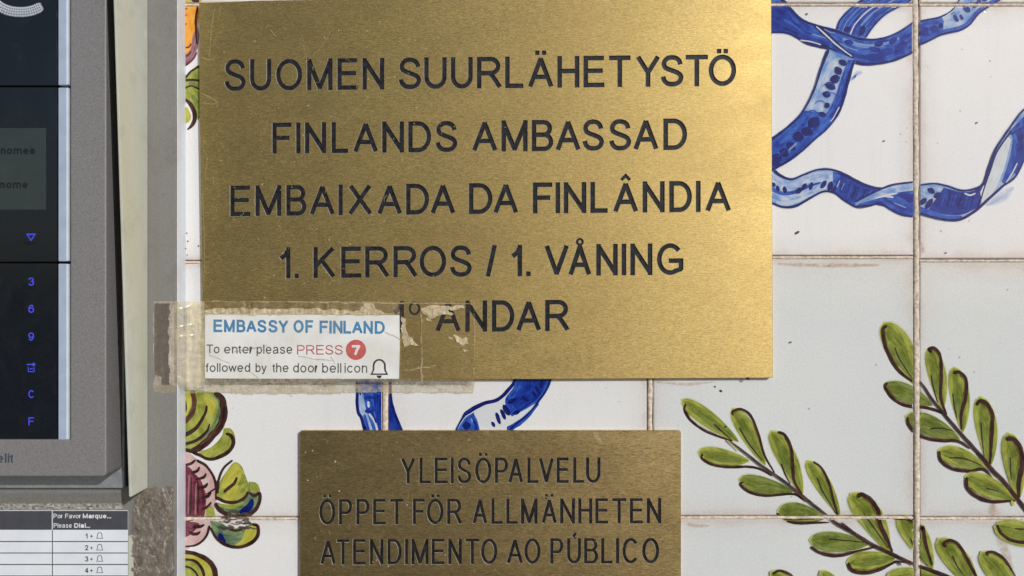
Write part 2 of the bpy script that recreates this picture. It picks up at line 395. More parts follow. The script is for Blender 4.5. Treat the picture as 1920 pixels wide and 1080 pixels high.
def union_loops(strips):
    vs, fs = [], []
    for v, f in strips:
        o = len(vs); vs += v; fs += [[i+o for i in q] for q in f]
    for f in fs:
        a2 = sum(vs[f[i]].x*vs[f[(i+1) % 4]].y-vs[f[(i+1) % 4]].x*vs[f[i]].y for i in range(4))
        if a2 < 0: f.reverse()
    ov, oe, of, _, _, off = delaunay_2d_cdt(vs, [], fs, 0, 1e-4)
    keep = [t for t, src in zip(of, off) if src]
    cnt = {}
    for t in keep:
        for i in range(3):
            a, b = t[i], t[(i+1) % 3]; cnt[(a, b)] = 1
    nxt = {}
    for a, b in cnt:
        if (b, a) not in cnt: nxt.setdefault(a, []).append(b)
    loops = []
    while nxt:
        s0 = next(iter(nxt)); lp = [s0]; cur = s0
        while True:
            c = nxt[cur]; q = c.pop()
            if not c: del nxt[cur]
            if q == s0: break
            lp.append(q); cur = q
            if cur not in nxt: break
        if len(lp) > 2:
            pts = [(ov[i].x, ov[i].y) for i in lp]
            ar = abs(sum(pts[i-1][0]*pts[i][1]-pts[i][0]*pts[i-1][1] for i in range(len(pts))))/2
            if ar > .15: loops.append(pts)
    return loops

def place(ch, x0, x1, ytop, ybase, w=6.0, slope=0.0):
    """glyph fitted to x0..x1, cap height from ybase up to ytop (photo units, y down); w = stroke width"""
    acc = None
    base = ch
    if ch in 'ÄÖÅÂÚ': base, acc = {'Ä': ('A', 'd'), 'Ö': ('O', 'd'), 'Å': ('A', 'r'), 'Â': ('A', 'c'), 'Ú': ('U', 'a')}[ch]
    if ch == 'º': base = 'O'
    xi0, xi1 = x0+w/2, x1-w/2
    if base in 'AVYXvwy': xi0, xi1 = x0+w*.52, x1-w*.52
    H = ybase-ytop-w
    xm = (x0+x1)/2
    def mp(p): return Vector((xi0+(xi1-xi0)*p[0], ybase-w/2-H*p[1]+slope*(xi0+(xi1-xi0)*p[0]-xm)))
    strips = []
    for pts, c0, c1 in G[base]:
        q = [mp(p) for p in pts]
        # drop coincident points
        q2 = [q[0]]
        for p in q[1:]:
            if (p-q2[-1]).length > .02: q2.append(p)
        if c0 == 'c': strips.append(poly_strip(q2, w, 0, 0, True))
        else: strips.append(poly_strip(q2, w, c0, c1))
    h = ybase-ytop
    if acc == 'd':
        for sx in (-1, 1): strips.append(poly_strip([Vector((xm+sx*h*.105, ytop-h*.10)), Vector((xm+sx*h*.105, ytop-h*.10-.5))], w*.95, .95, .95))
    if acc == 'c': strips.append(poly_strip([Vector((xm-h*.13, ytop-h*.05)), Vector((xm, ytop-h*.19)), Vector((xm+h*.13, ytop-h*.05))], w*.7, .3, .3))
    if acc == 'a': strips.append(poly_strip([Vector((xm-h*.03, ytop-h*.04)), Vector((xm+h*.06, ytop-h*.18))], w*.9, .4, .4))
    if acc == 'r': strips.append(poly_strip([Vector((xm+5.2*math.cos(a*math.pi/10), ytop-4+5.2*math.sin(a*math.pi/10))) for a in range(20)], w*.55, 0, 0, True))
    return union_loops(strips)

def line_loops(letters, left, right, w):
    """letters [(ch,x0,x1)], left/right = (x, ytop, ybase) at two ends: baseline and cap line interpolate"""
    (xa, ta, ba), (xb, tb, bb) = left, right
    out = []
    sl_ = (bb-ba)/(xb-xa)
    for ch, x0, x1 in letters:
        t = ((x0+x1)/2-xa)/(xb-xa)
        yt, yb = ta+(tb-ta)*t, ba+(bb-ba)*t
        if ch == 'º': out += place('O', x0, x1, yt+1, yt+28, w*.62, sl_); continue
        e = .5
        out += place(ch, x0-e, x1+e, yt-e, yb+e, w, sl_)
    return out

def word_loops(word, x0, x1, ytop, ybase, w=2.0, slope=0.0, gap=.155):
    """a whole word fitted to x0..x1, natural proportions inside"""
    pen = 0; parts = []; prev = ''
    for ch in word:
        if prev: pen += gap*(.45 if (prev in TIGHT or ch in TIGHT) else 1)
        parts.append((ch, pen, pen+WID[ch])); pen += WID[ch]; prev = ch
    fx = (x1-x0)/pen
    out = []
    for ch, a, b in parts:
        xa, xb = x0+a*fx, x0+b*fx
        if ch in 'Iil.': xm = (xa+xb)/2; xa, xb = xm-w*.52, xm+w*.52
        dy = slope*((xa+xb)/2-x0)
        out += place(ch, xa, xb, ytop+dy, ybase+dy, w, slope)
    return out

def even_odd(loops):
    """triangulate closed outlines with holes; returns points and triangles"""
    vs, fs = [], []
    for l in loops:
        ar = sum(l[i-1][0]*l[i][1]-l[i][0]*l[i-1][1] for i in range(len(l)))
        if ar < 0: l = list(reversed(l))
        o = len(vs); vs += [Vector(p) for p in l]; fs.append(list(range(o, o+len(l))))
    ov, oe, of, _, _, off = delaunay_2d_cdt(vs, [], fs, 0, 1e-5)
    return [(v.x, v.y) for v in ov], [t for t, src in zip(of, off) if len(src) % 2]

def inset(l, d):
    """loop moved d to its own left (negative: right), vertex by vertex"""
    n = len(l); out = []
    for i in range(n):
        a, b, c = Vector(l[i-1]), Vector(l[i]), Vector(l[(i+1) % n])
        t0 = (b-a); t1 = (c-b)
        t0 = t0.normalized() if t0.length > 1e-6 else t1.normalized(); t1 = t1.normalized() if t1.length > 1e-6 else t0
        n0 = Vector((-t0.y, t0.x)); m_ = n0+Vector((-t1.y, t1.x))
        m_ = m_.normalized() if m_.length > 1e-5 else n0
        out.append(tuple(b+m_*(d/max(.5, m_.dot(n0)))))
    return out

def signed(l): return sum(l[i-1][0]*l[i][1]-l[i][0]*l[i-1][1] for i in range(len(l)))

def engraved_sheet(name, outline, loops, mat, parent, h, back=.4, depth=2.6, ch=.75):
    """flat plate whose face is cut through by the outlines; groove sides slope inwards to the painted floor"""
    k = 1-h/D
    if signed(outline) < 0: outline = list(reversed(outline))
    face = inset(outline, ch)
    pts, tris = even_odd([face]+loops)
    vs, fs = [], []; cut_v = set()
    def P(x, y, hh): return ((x-960)*k*S, -hh*S, Z0+(540-y)*k*S)
    vs += [P(x, y, h) for x, y in pts]; fs += [tuple(t) for t in tris]
    for l in loops:
        # which side is the groove: outer letter outlines hold it inside, counters outside
        depth_in = sum(1 for m_ in loops if m_ is not l and inside(l[0], m_))
        cw = 1 if signed(l) > 0 else -1
        d = ch*cw*(1 if depth_in % 2 == 0 else -1)
        q = inset(l, d); o = len(vs); n = len(l)
        vs += [P(x, y, h) for x, y in l]+[P(x, y, h-ch*1.1) for x, y in q]+[P(x, y, h-depth) for x, y in q]
        for r_ in (0, 1): fs += [(o+r_*n+i, o+r_*n+(i+1) % n, o+(r_+1)*n+(i+1) % n, o+(r_+1)*n+i) for i in range(n)]
        cut_v.update(range(o, o+3*n))
    o = len(vs); n = len(outline)
    vs += [P(x, y, h) for x, y in face]+[P(x, y, h-ch) for x, y in outline]+[P(x, y, back) for x, y in outline]
    for r_ in (0, 1): fs += [(o+r_*n+i, o+r_*n+(i+1) % n, o+(r_+1)*n+(i+1) % n, o+(r_+1)*n+i) for i in range(n)]
    bm_ = bmesh.new(); me = bpy.data.meshes.new(name); me.from_pydata(vs, [], fs)
    for p in me.polygons: p.material_index = 1 if p.vertices[0] in cut_v else 0
    bm_.from_mesh(me); bmesh.ops.remove_doubles(bm_, verts=bm_.verts, dist=S*.01); bmesh.ops.recalc_face_normals(bm_, faces=bm_.faces)
    if sum(f.normal.y*f.calc_area() for f in bm_.faces) > 0: bmesh.ops.reverse_faces(bm_, faces=bm_.faces)
    bm_.to_mesh(me); bm_.free()
    ul = me.uv_layers.new(name='plan')
    for lp in me.loops:
        c = me.vertices[lp.vertex_index].co; ul.data[lp.index].uv = (c.x*4, c.z*4)
    return link(name, me, [mat, M['cut']], parent)

def inside(pt, poly):
    x, y = pt; c = False; j = len(poly)-1
    for i in range(len(poly)):
        if (poly[i][1] > y) != (poly[j][1] > y) and x < (poly[j][0]-poly[i][0])*(y-poly[i][1])/(poly[j][1]-poly[i][1])+poly[i][0]: c = not c
        j = i
    return c

def flat(name, loops, mat, parent, h):
    pts, tris = even_odd(loops)
    k = 1-h/D
    vs = [((x-960)*k*S, -h*S, Z0+(540-y)*k*S) for x, y in pts]
    o = pymesh(name, vs, [tuple(t) for t in tris], mat, parent)
    for p in o.data.polygons:
        if p.normal.y > 0: p.flip()
    return o

def fill(name, loops, mats, parent, h, ext=0.0, bev=0.0, res=1, smooth=False, label=None, uv=False):
    """even-odd filled outline (photo units as seen at height h) extruded back from h"""
    if not ext and not bev: return flat(name, loops, mats, parent, h)
    k = 1 - h/D
    cu = bpy.data.curves.new('f', 'CURVE'); cu.dimensions = '2D'; cu.fill_mode = 'BOTH' if (ext or bev) else 'FRONT'
    cu.extrude = ext/2; cu.bevel_depth = bev; cu.bevel_resolution = res
    for l in loops:
        sp = cu.splines.new('POLY'); sp.points.add(len(l)-1)
        for q, (x, y) in zip(sp.points, l): q.co = ((x-960)*k, (540-y)*k, 0, 1)
        sp.use_cyclic_u = True
    ob = bpy.data.objects.new('f', cu); COL.objects.link(ob)
    dg = bpy.context.evaluated_depsgraph_get(); dg.update()
    me = bpy.data.meshes.new_from_object(ob.evaluated_get(dg), depsgraph=dg)
    bpy.data.objects.remove(ob); bpy.data.curves.remove(cu)
    me.materials.clear(); me.name = name
    zc = h - (ext/2 + bev)
    for v in me.vertices:
        x, y, z = v.co
        v.co = (x*S, -(z+zc)*S, Z0 + y*S)
    if me.uv_layers:
        while me.uv_layers: me.uv_layers.remove(me.uv_layers[0])
    if uv:
        ul = me.uv_layers.new(name='plan')
        for lp in me.loops:
            c = me.vertices[lp.vertex_index].co; ul.data[lp.index].uv = (c.x*4, c.z*4)
    if smooth:
        me.polygons.foreach_set('use_smooth', [True]*len(me.polygons))
    else:
        me.polygons.foreach_set('use_smooth', [False]*len(me.polygons))
    me.update()
    return link(name, me, mats, parent, label)

def rect(x0, y0, x1, y1): return [(x0, y0), (x1, y0), (x1, y1), (x0, y1)]
def rrect(x0, y0, x1, y1, r, n=4):
    out = []
    for cx, cy, a0 in ((x1-r, y0+r, -90), (x1-r, y1-r, 0), (x0+r, y1-r, 90), (x0+r, y0+r, 180)):
        for i in range(n+1):
            a = R(a0+90*i/n); out.append((cx+r*math.cos(a), cy+r*math.sin(a)))
    return out

# ------------------------------------------------------------------ the street behind the viewer
gp = pymesh('pavement', [(-40, -60, 0), (40, -60, 0), (40, 6, 0), (-40, 6, 0)], [(0, 1, 2, 3)], plain('stone paving', (.12, .115, .11), .85, var=.3, scale=6, bumps=.3))
tag(gp, 'pale worn stone paving in front of the tiled wall', 'pavement', kind='structure')

# ------------------------------------------------------------------ the tiled wall
wall = thing('tiled_wall', (0, 0.02, 0), 'white glazed tile wall hand painted with blue ribbons, green sprigs and flowers', 'wall')
VX = [-1270, -772, -274, 224, 722, 1219, 1719, 2217, 2715, 3213]   # joint centres
HY = [-1437, -956, -474, 8, 487, 970, 1452, 1934, 2416]
tv, tf, tuv, tint = [], [], [], []
GV, GH = 6.0, 3.2                                         # half joint widths
def joint_y(j, col):   # tiles sit a few units high or low of one another
    y = HY[j]
    if j == 4: y = {3: 491, 4: 489, 5: 482, 6: 488}.get(col, 487)
    if j == 5: y = {3: 972, 4: 970, 5: 970, 6: 972}.get(col, 970)
    return y
for i in range(len(VX)-1):
    for j in range(len(HY)-1):
        gl_, gr = (GV, GV)
        x0, x1 = VX[i]+gl_, VX[i+1]-gr
        y0, y1 = joint_y(j, i)+GH, joint_y(j+1, i)-GH
        r3 = random.Random(i*31+j*7)
        tl = [r3.uniform(-.25, .25) for _ in range(2)]
        lv = .765+r3.uniform(-.025, .025); col = (lv-.008, lv, lv+.018)
        if (i, j) in ((5, 4), (5, 5), (6, 4), (6, 5)): col = (.655+tl[0]*.05, .69+tl[0]*.05, .70)
        if (i, j) in ((5, 3), (6, 3)): col = (.765, .77, .80)
        prof = [(0, -9), (0, -2.2), (.7, -.8), (2.2, 0)]
        rings = []
        for ins, h in prof:
            a = len(tv)
            for (cx, cy, sx, sy) in ((x0, y0, 1, 1), (x1, y0, -1, 1), (x1, y1, -1, -1), (x0, y1, 1, -1)):
                px, py = cx+sx*ins, cy+sy*ins
                hh = h + (tl[0]*((px-x0)/(x1-x0)-.5) + tl[1]*((py-y0)/(y1-y0)-.5))*.0
                tv.append(((px-960)*S, -hh*S, Z0+(540-py)*S)); tuv.append(((px-x0)/(x1-x0), (py-y0)/(y1-y0))); tint.append(col)
            rings.append(a)
        for a, b in zip(rings, rings[1:]):
            for q in range(4):
                tf.append((a+q, b+q, b+(q+1) % 4, a+(q+1) % 4))
        a = rings[-1]; tf.append((a+3, a+2, a+1, a))
tiles = pymesh('glazed_tiles', tv, tf, M['tile'], wall)
me = tiles.data
ul = me.uv_layers.new(name='tile')
ta = me.color_attributes.new('tint', 'FLOAT_COLOR', 'POINT')
for lp in me.loops: ul.data[lp.index].uv = tuv[lp.vertex_index]
for i, c in enumerate(tint): ta.data[i].color = (*c, 1)
# mortar bed and the raised, hand-smeared pointing
X0, X1, Y0, Y1 = VX[0], VX[-1], HY[0], HY[-1]
pymesh('mortar_bed', [W(X0, Y0, -5), W(X1, Y0, -5), W(X1, Y1, -5), W(X0, Y1, -5)], [(0, 1, 2, 3)], M['bed'], wall)
def bead(pts, half, rise, seed, jit=.5):
    """an uneven half-round bead of pointing along pts; returns verts, faces"""
    vs, fs = [], []
    n = len(pts)
    for i, (x, y) in enumerate(pts):
        a = pts[max(0, i-1)]; b = pts[min(n-1, i+1)]
        t = Vector((b[0]-a[0], b[1]-a[1])).normalized(); nn = Vector((-t.y, t.x))
        o1 = mnoise.noise((i*.23, seed, 0))*jit*2 + mnoise.noise((i*.9, seed, 3))*jit; o2 = mnoise.noise((i*.23, seed, 9))*jit*2 + mnoise.noise((i*.9, seed, 13))*jit
        rr = rise + mnoise.noise((i*.35, seed, 5))*rise*.8
        for u, h in ((-1, -4.9), (-.96, -.4), (-.6, .75), (0, 1), (.6, .75), (.96, -.4), (1, -4.9)):
            off = u*half + (o1 if u < 0 else o2)
            hh = h*rr if h > 0 else h
            p = Vector((x, y)) + nn*off
            vs.append(((p.x-960)*S, -hh*S, Z0+(540-p.y)*S))
    m_ = 7
    for i in range(n-1):
        for q in range(m_-1):
            a = i*m_+q; fs.append((a, a+1, a+m_+1, a+m_))
    return vs, fs
bv, bf = [], []
def add_bead(pts, half, rise, seed, jit=.5):
    vs, fs = bead(pts, half, rise, seed, jit); o = len(bv)
    bv.extend(vs); bf.extend([tuple(i+o for i in f) for f in fs])
for i, x in enumerate(VX[1:-1], 1):
    half, dx = (5.6, 0)
    if x == 1719: half, dx = 5.3, -.4
    if x == 1219: half, dx = 4.4, .2
    if x == 722: half, dx = 6.0, 0
    add_bead([(x+dx+(y-540)*.004*(1 if x == 1719 else 0), y) for y in range(int(Y0), int(Y1), 9)], half, 1.3, i*3.1, .7)
for j in range(1, len(HY)-1):
    for i in range(len(VX)-1):
        y = joint_y(j, i)
        add_bead([(x, y+1.0) for x in range(int(VX[i]+5), int(VX[i+1]-3), 8)], 2.5, .7, j*5.7+i, .5)
pymesh('pointing', bv, bf, M['grout'], wall, smooth=True)
# the masonry the tiles are stuck to
bm = bmesh.new()
bmesh.ops.create_cube(bm, size=1)
for v in bm.verts: v.co = Vector((v.co.x*9, .16+v.co.y*.30, 2.4+v.co.z*4.8))
me = bpy.data.meshes.new('masonry'); bm.to_mesh(me); bm.free(); link('masonry', me, M['masonry'], wall)

# ------------------------------------------------------------------ painting on the tiles
def catmull(pts, step=4.0):
    """smooth polyline through pts (tuples of any length)"""
    if len(pts) < 3:
        (a, b) = pts; n = max(2, int(math.dist(a[:2], b[:2])/step))
        return [tuple(a[k]+(b[k]-a[k])*i/n for k in range(len(a))) for i in range(n+1)]
    P = [tuple(2*pts[0][k]-pts[1][k] for k in range(len(pts[0])))] + list(pts) + [tuple(2*pts[-1][k]-pts[-2][k] for k in range(len(pts[0])))]
    out = []
    for i in range(1, len(P)-2):
        p0, p1, p2, p3 = P[i-1:i+3]
        n = max(2, int(math.dist(p1[:2], p2[:2])/step))
        for q in range(n):
            t = q/n
            out.append(tuple(.5*((2*p1[k])+(-p0[k]+p2[k])*t+(2*p0[k]-5*p1[k]+4*p2[k]-p3[k])*t*t+(-p0[k]+3*p1[k]-3*p2[k]+p3[k])*t**3) for k in range(len(p1))))
    out.append(tuple(pts[-1])); return out

def resample(pl, n):
    L = [0]
    for a, b in zip(pl, pl[1:]): L.append(L[-1]+math.dist(a[:2], b[:2]))
    out = []; j = 0
    for i in range(n):
        s = L[-1]*i/(n-1)
        while j < len(L)-2 and L[j+1] < s: j += 1
        t = (s-L[j])/max(1e-9, L[j+1]-L[j])
        out.append(tuple(pl[j][k]+(pl[j+1][k]-pl[j][k])*t for k in range(len(pl[0]))))
    return out

class Motif:
    """one painted motif: overlapping brush strokes, each a film a few microns above the last"""
    def __init__(self, h0=.12): self.bm = bmesh.new(); self.uv = self.bm.loops.layers.uv.new('brush'); self.mats = []; self.h = h0; self.seed = random.random()*50
    def mi(self, m):
        if m not in self.mats: self.mats.append(m)
        return self.mats.index(m)
    def strip(self, e1, e2, mat, cols=3):
        self.h += .03
        n = len(e1); u0 = random.random()*40; ln = 0; rows = []; acc = []
        for i in range(n):
            if i: ln += math.dist(e1[i][:2], e1[i-1][:2])
            row = []
            for c in range(cols+1):
                t = c/cols
                row.append(self.bm.verts.new(W(e1[i][0]*(1-t)+e2[i][0]*t, e1[i][1]*(1-t)+e2[i][1]*t, self.h)))
            rows.append(row); acc.append(ln/22+u0)
        k = self.mi(mat)
        for i in range(n-1):
            for c in range(cols):
                try: f = self.bm.faces.new((rows[i][c], rows[i+1][c], rows[i+1][c+1], rows[i][c+1]))
                except ValueError: continue
                f.material_index = k
                for lp, (cc, ii) in zip(f.loops, ((c, i), (c, i+1), (c+1, i+1), (c+1, i))):
                    lp[self.uv].uv = (cc/cols, acc[ii])
        return self
    def band(self, e1, e2, mat):
        a, b = catmull(e1), catmull(e2)
        n = max(len(a), len(b)); return self.strip(resample(a, n), resample(b, n), mat)
    def stroke(self, pts, width, mat, taper=(.35, .25), wob=.10):
        """width: number or list per point (full width)"""
        if not isinstance(width, (list, tuple)): width = [width]*len(pts)
        pl = catmull([(p[0], p[1], wd) for p, wd in zip(pts, width)], 2.2)
        n = len(pl)
        L = [0]
        for a, b in zip(pl, pl[1:]): L.append(L[-1]+math.dist(a[:2], b[:2]))
        e1, e2 = [], []
        sd = random.random()*99
        for i in range(n):
            a, b = pl[max(0, i-1)], pl[min(n-1, i+1)]
            t = Vector((b[0]-a[0], b[1]-a[1]))
            t = t.normalized() if t.length > 1e-9 else Vector((1, 0))
            w_ = pl[i][2]/2
            f = 1.0
            d0, d1 = L[i], L[-1]-L[i]
            r0, r1 = max(.8, pl[i][2]*taper[0]*1.4), max(.8, pl[i][2]*taper[1]*1.4)
            if d0 < r0: f = min(f, math.sqrt(max(.02, 1-(1-d0/r0)**2)))
            if d1 < r1: f = min(f, math.sqrt(max(.02, 1-(1-d1/r1)**2)))
            w1 = w_*f*(1+wob*2*mnoise.noise((L[i]*.08, sd, 0))); w2 = w_*f*(1+wob*2*mnoise.noise((L[i]*.08, sd, 7)))
            e1.append((pl[i][0]-t.y*w1, pl[i][1]+t.x*w1)); e2.append((pl[i][0]+t.y*w2, pl[i][1]-t.x*w2))
        return self.strip(e1, e2, mat)
    def blob(self, x, y, a, b, ang, mat):
        ca, sa = math.cos(R(ang)), math.sin(R(ang))
        return self.stroke([(x-ca*a, y-sa*a), (x-ca*a*.3, y-sa*a*.3), (x+ca*a*.4, y+sa*a*.4), (x+ca*a, y+sa*a)], [b*1.2, b*2, b*2, b*1.1], mat, (.5, .5), .15)
    def poly(self, pts, mat):
        """closed shape: split into two edges from first to the middle point"""
        c = catmull(list(pts)+[pts[0]]); n = len(c); hmid = n//2
        a = c[:hmid+1]; b = list(reversed(c[hmid:]))
        k = max(len(a), len(b)); return self.strip(resample(a, k), resample(b, k), mat, 6)
    def leaf(self, tip, base, width, mat, dark=None, dw=4, mid=None, bend=0, halo=True, dmat=None, tipf=.70):
        tx, ty = tip; bx, by = base
        d = Vector((bx-tx, by-ty)); L = d.length; t = d/L; nn = Vector((-t.y, t.x))
        def body(wf, ext, m):
            e1, e2 = [], []
            n = 22
            for i in range(n+1):
                s = i/n
                wv = width/2*wf*(math.sin(math.pi*min(1, s**tipf))**.66 if s < .999 else 0)
                wv = max(wv, .6 if i in (0, n) else 0)
                c = Vector(tip) - t*ext + t*(L+ext*1.5)*s + nn*bend*math.sin(math.pi*s)
                e1.append(tuple(c+nn*wv)); e2.append(tuple(c-nn*wv))
            self.strip(e1, e2, m, 4)
        if halo: body(1.20, 3.0, M['leaf_halo'])
        body(1.0, 0, mat)
        body(.62, -3.5, M['leaf_core'])
        # a darker lick of the brush down one half
        c0 = Vector(tip)+d*.30; c1 = Vector(tip)+d*.9
        self.stroke([tuple(c0+nn*width*.16), tuple((c0+c1)/2+nn*width*.10), tuple(c1)], [width*.10, width*.30, width*.08], M['leaf_dark'])
        if dark and len(dark) > 3:
            cen = Vector(tip)+d*.5
            ins_ = [tuple(Vector(p)+(cen-Vector(p)).normalized()*dw*.55) for p in dark[1:-1]]
            self.stroke(ins_, [dw*.7]+[dw*.9]*(len(ins_)-2)+[dw*.5] if len(ins_) > 2 else dw*.7, M['leaf_edge'])
        if dark: self.stroke(dark, [dw*.9]+[dw]*(len(dark)-2)+[dw*.55] if len(dark) > 2 else dw, dmat or M['manganese'])
        if mid: self.stroke(mid, [2.6]+[2.4]*(len(mid)-2)+[1.4], dmat or M['manganese'])
        return self
    def finish(self, name, parent, clip=True):
        if clip:
            for x in VX:
                for sx in (-1, 1):
                    gm = self.bm.verts[:]+self.bm.edges[:]+self.bm.faces[:]
                    bmesh.ops.bisect_plane(self.bm, geom=gm, dist=1e-9, plane_co=W(x+sx*(GV+.8), 0), plane_no=(1, 0, 0))
            for j, y in enumerate(HY):
                if not 0 < j < len(HY)-1: continue
                for yy in sorted({joint_y(j, c) for c in range(3, 7)}):
                    for sy in (-1, 1):
                        gm = self.bm.verts[:]+self.bm.edges[:]+self.bm.faces[:]
                        bmesh.ops.bisect_plane(self.bm, geom=gm, dist=1e-9, plane_co=W(0, yy+sy*(GH+.8)), plane_no=(0, 0, 1))
            dead = []
            for f in self.bm.faces:
                c = f.calc_center_median(); px = c.x/S/(1-self.h/D)+960; py = 540-(c.z-Z0)/S/(1-self.h/D)
                ci = max(i for i in range(len(VX)) if VX[i] <= px or i == 0)
                if any(abs(px-x) < GV+.7 for x in VX) or any(abs(py-joint_y(j, ci)) < GH+.7 for j in range(len(HY))): dead.append(f)
            bmesh.ops.delete(self.bm, geom=dead, context='FACES')
        bmesh.ops.recalc_face_normals(self.bm, faces=self.bm.faces)
        for f in self.bm.faces:
            if f.normal.y > 0: f.normal_flip()
        me = bpy.data.meshes.new(name); self.bm.to_mesh(me); self.bm.free()
        return link(name, me, self.mats, parent)

BM, BD, BL, BP, BH, WG = (M[k] for k in ('blue_mid', 'blue_deep', 'blue_line', 'blue_pale', 'blue_halo', 'white_glaze'))
MA, BR, LF, LD = M['manganese'], M['brown'], M['leaf'], M['leaf_dark']

# --- big knotted ribbon, upper right
r = Motif()
upA = [(1440, -14), (1468, 0), (1486, 20), (1507, 38), (1537, 49), (1568, 57), (1604, 70), (1634, 74), (1660, 70), (1685, 60), (1714, 41)]
loA = [(1440, 60), (1473, 61), (1494, 69), (1512, 80), (1537, 87), (1558, 92), (1580, 106), (1606, 117), (1629, 120), (1660, 117), (1685, 110), (1714, 97)]
# the loop standing behind
lB = [(1567, 60), (1575, 38), (1593, 18), (1616, 0), (1640, -16)]; rB = [(1622, 72), (1634, 54), (1655, 31), (1675, 18), (1702, 4), (1726, -14)]
r.stroke(lB, 9, BH); r.stroke(rB, 9, BH)
r.band(lB, rB, BM)
for q in range(9):
    t = .12+q*.09
    pts = [tuple(lB[i][k]*(1-t)+rB[i][k]*t for k in (0, 1)) for i in range(5)]
    j = random.randint(0, 1)
    r.stroke(pts[j:4+random.randint(0, 1)], random.uniform(1.2, 3.2), [BD, BP, BD, BL, WG][q % 5])
r.blob(1589, 55, 8, 5, -25, BL); r.blob(1617, 57, 10, 5, -70, BL)
r.stroke(lB, 3.2, BL); r.stroke(rB, 2.8, BL)
r.stroke(upA, 8, BH); r.stroke(loA, 10, BH)
r.band(upA, loA, BM)
r.band([(1440, 6), (1470, 18), (1500, 50), (1530, 66), (1556, 78)], [(1440, 60), (1473, 60), (1500, 70), (1530, 84), (1556, 90)], BD)
for q in range(9):
    t = .15+q*.09; a = resample(catmull(upA), 20); b = resample(catmull(loA), 20)
    pts = [(a[i][0]*(1-t)+b[i][0]*t, a[i][1]*(1-t)+b[i][1]*t) for i in range(20)]
    i0 = random.randint(0, 12); r.stroke(pts[i0:i0+random.randint(4, 8)], random.uniform(1.5, 5), random.choice([BD, BD, BM, BP, BL]))
for x, y, a_, b_, an in ((1592, 79, 9, 5, 10), (1648, 82, 9, 6, -20), (1675, 76, 9, 5, -35), (1640, 92, 11, 4, 10), (1505, 68, 11, 5, 10), (1661, 96, 14, 5, -15), (1640, 107, 20, 6, 0), (1690, 88, 14, 8, -40)): r.blob(x, y, a_, b_, an, BD)
r.stroke(upA, [5, 5, 4, 3.5, 3.5, 4, 4, 3.5, 3, 3, 3], BL)
r.stroke(loA, [3, 3, 4, 5, 5, 5, 6, 6, 5, 4, 4, 4], BL)
r.stroke([(1526, 46), (1545, 60), (1570, 84), (1600, 108)], [4, 9, 9, 5], BL); r.stroke([(1530, 49), (1545, 62), (1570, 85), (1598, 106)], [2, 3, 3, 2], WG)
r.stroke([(1500, 75), (1520, 78), (1540, 84)], 2.5, WG); r.stroke([(1545, 54), (1556, 60), (1566, 62)], 2.2, BP)
# continuation on the next tile
uC = [(1712, 42), (1741, 36), (1764, 31), (1785, 19), (1798, 2), (1806, -14)]; lC = [(1712, 87), (1736, 79), (1767, 64), (1798, 57), (1818, 46), (1838, 23), (1874, 0), (1896, -14)]
r.stroke(lC, 9, BH); r.band(uC, lC, BP)
r.band(uC[:3]+[(1770, 40)], [(1712, 87), (1736, 79), (1750, 72), (1768, 62)], BM); r.blob(1732, 58, 10, 8, 40, BD); r.blob(1752, 55, 9, 7, 20, BD); r.blob(1764, 48, 6, 4, -60, BL)
for x, y, a_, b_, an in ((1793, 34, 8, 3.5, 60), (1803, 32, 6, 2.5, 60), (1813, 17, 8, 5, 40), (1826, 10, 6, 4, 40), (1836, 3, 5, 4, 40), (1846, -2, 6, 5, 30)): r.blob(x, y, a_, b_, an, BD)
lC2 = [(p[0]-1, p[1]-4) for p in lC]
r.stroke(lC2, 8, BM); r.stroke(lC, 3.2, BL); r.stroke(uC, [4, 3, 3, 2, 2, 2], BL); r.stroke([(1783, 27), (1792, 22)], 1.6, BL)
# tail falling to the lower left
lD = [(1554, 92), (1540, 128), (1527, 168), (1507, 207), (1481, 235), (1440, 266)]; rD = [(1603, 112), (1593, 143), (1583, 184), (1573, 212), (1552, 240), (1528, 261), (1502, 284), (1477, 302), (1440, 322)]
r.stroke(lD, 8, BH); r.stroke(rD, 9, BH)
r.band(lD, rD, BP)
mD = [(1590, 112), (1578, 145), (1565, 184), (1548, 214), (1515, 240), (1440, 290)]
r.band(mD, rD, BM)
r.band([(1507, 207), (1481, 235), (1440, 266)], [(1572, 214), (1528, 261), (1440, 322)], BM)
r.stroke([(1600, 118), (1590, 150), (1578, 190), (1560, 226)], [3, 8, 9, 4], BD)
for X, Y, a_, b_, an in ((590, 460, 9, 5, 30), (555, 518, 9, 6, 60), (532, 578, 10, 7, -20), (498, 632, 11, 6, 30), (470, 693, 8, 6, 20), (474, 775, 6, 5, -40), (440, 840, 7, 5, 30), (376, 898, 13, 8, -40), (328, 966, 12, 8, 20), (262, 1004, 11, 8, 10)):
    r.blob(1430+X/3.918, Y/3.918, a_*1.0, b_*1.1, an, BL)
for X, Y in ((205, 135), (155, 180), (105, 215), (90, 245)): r.blob(1430+X/3.857, 240+Y/3.857, 10, 8.5, 30, BL)
for X, Y in ((420, 750), (360, 820), (300, 850), (240, 930), (190, 990), (500, 690), (480, 620)): r.stroke([(1430+X/3.918-8, Y/3.918+3), (1430+X/3.918-4, Y/3.918-2), (1430+X/3.918+6, Y/3.918-2), (1430+X/3.918+10, Y/3.918+3)], 1.8, BM)
for q in range(6): r.stroke([(1560-q*22, 226+q*14), (1545-q*22, 243+q*13)], random.uniform(2, 4), random.choice([BD, BP, BM]))
r.stroke(lD, [6, 4, 3.5, 3, 4, 5], BL); r.stroke(rD, [4, 4, 3.5, 3, 3, 3, 4, 5, 5], BL); r.stroke([(1574, 200), (1562, 222), (1556, 228)], 2, WG)
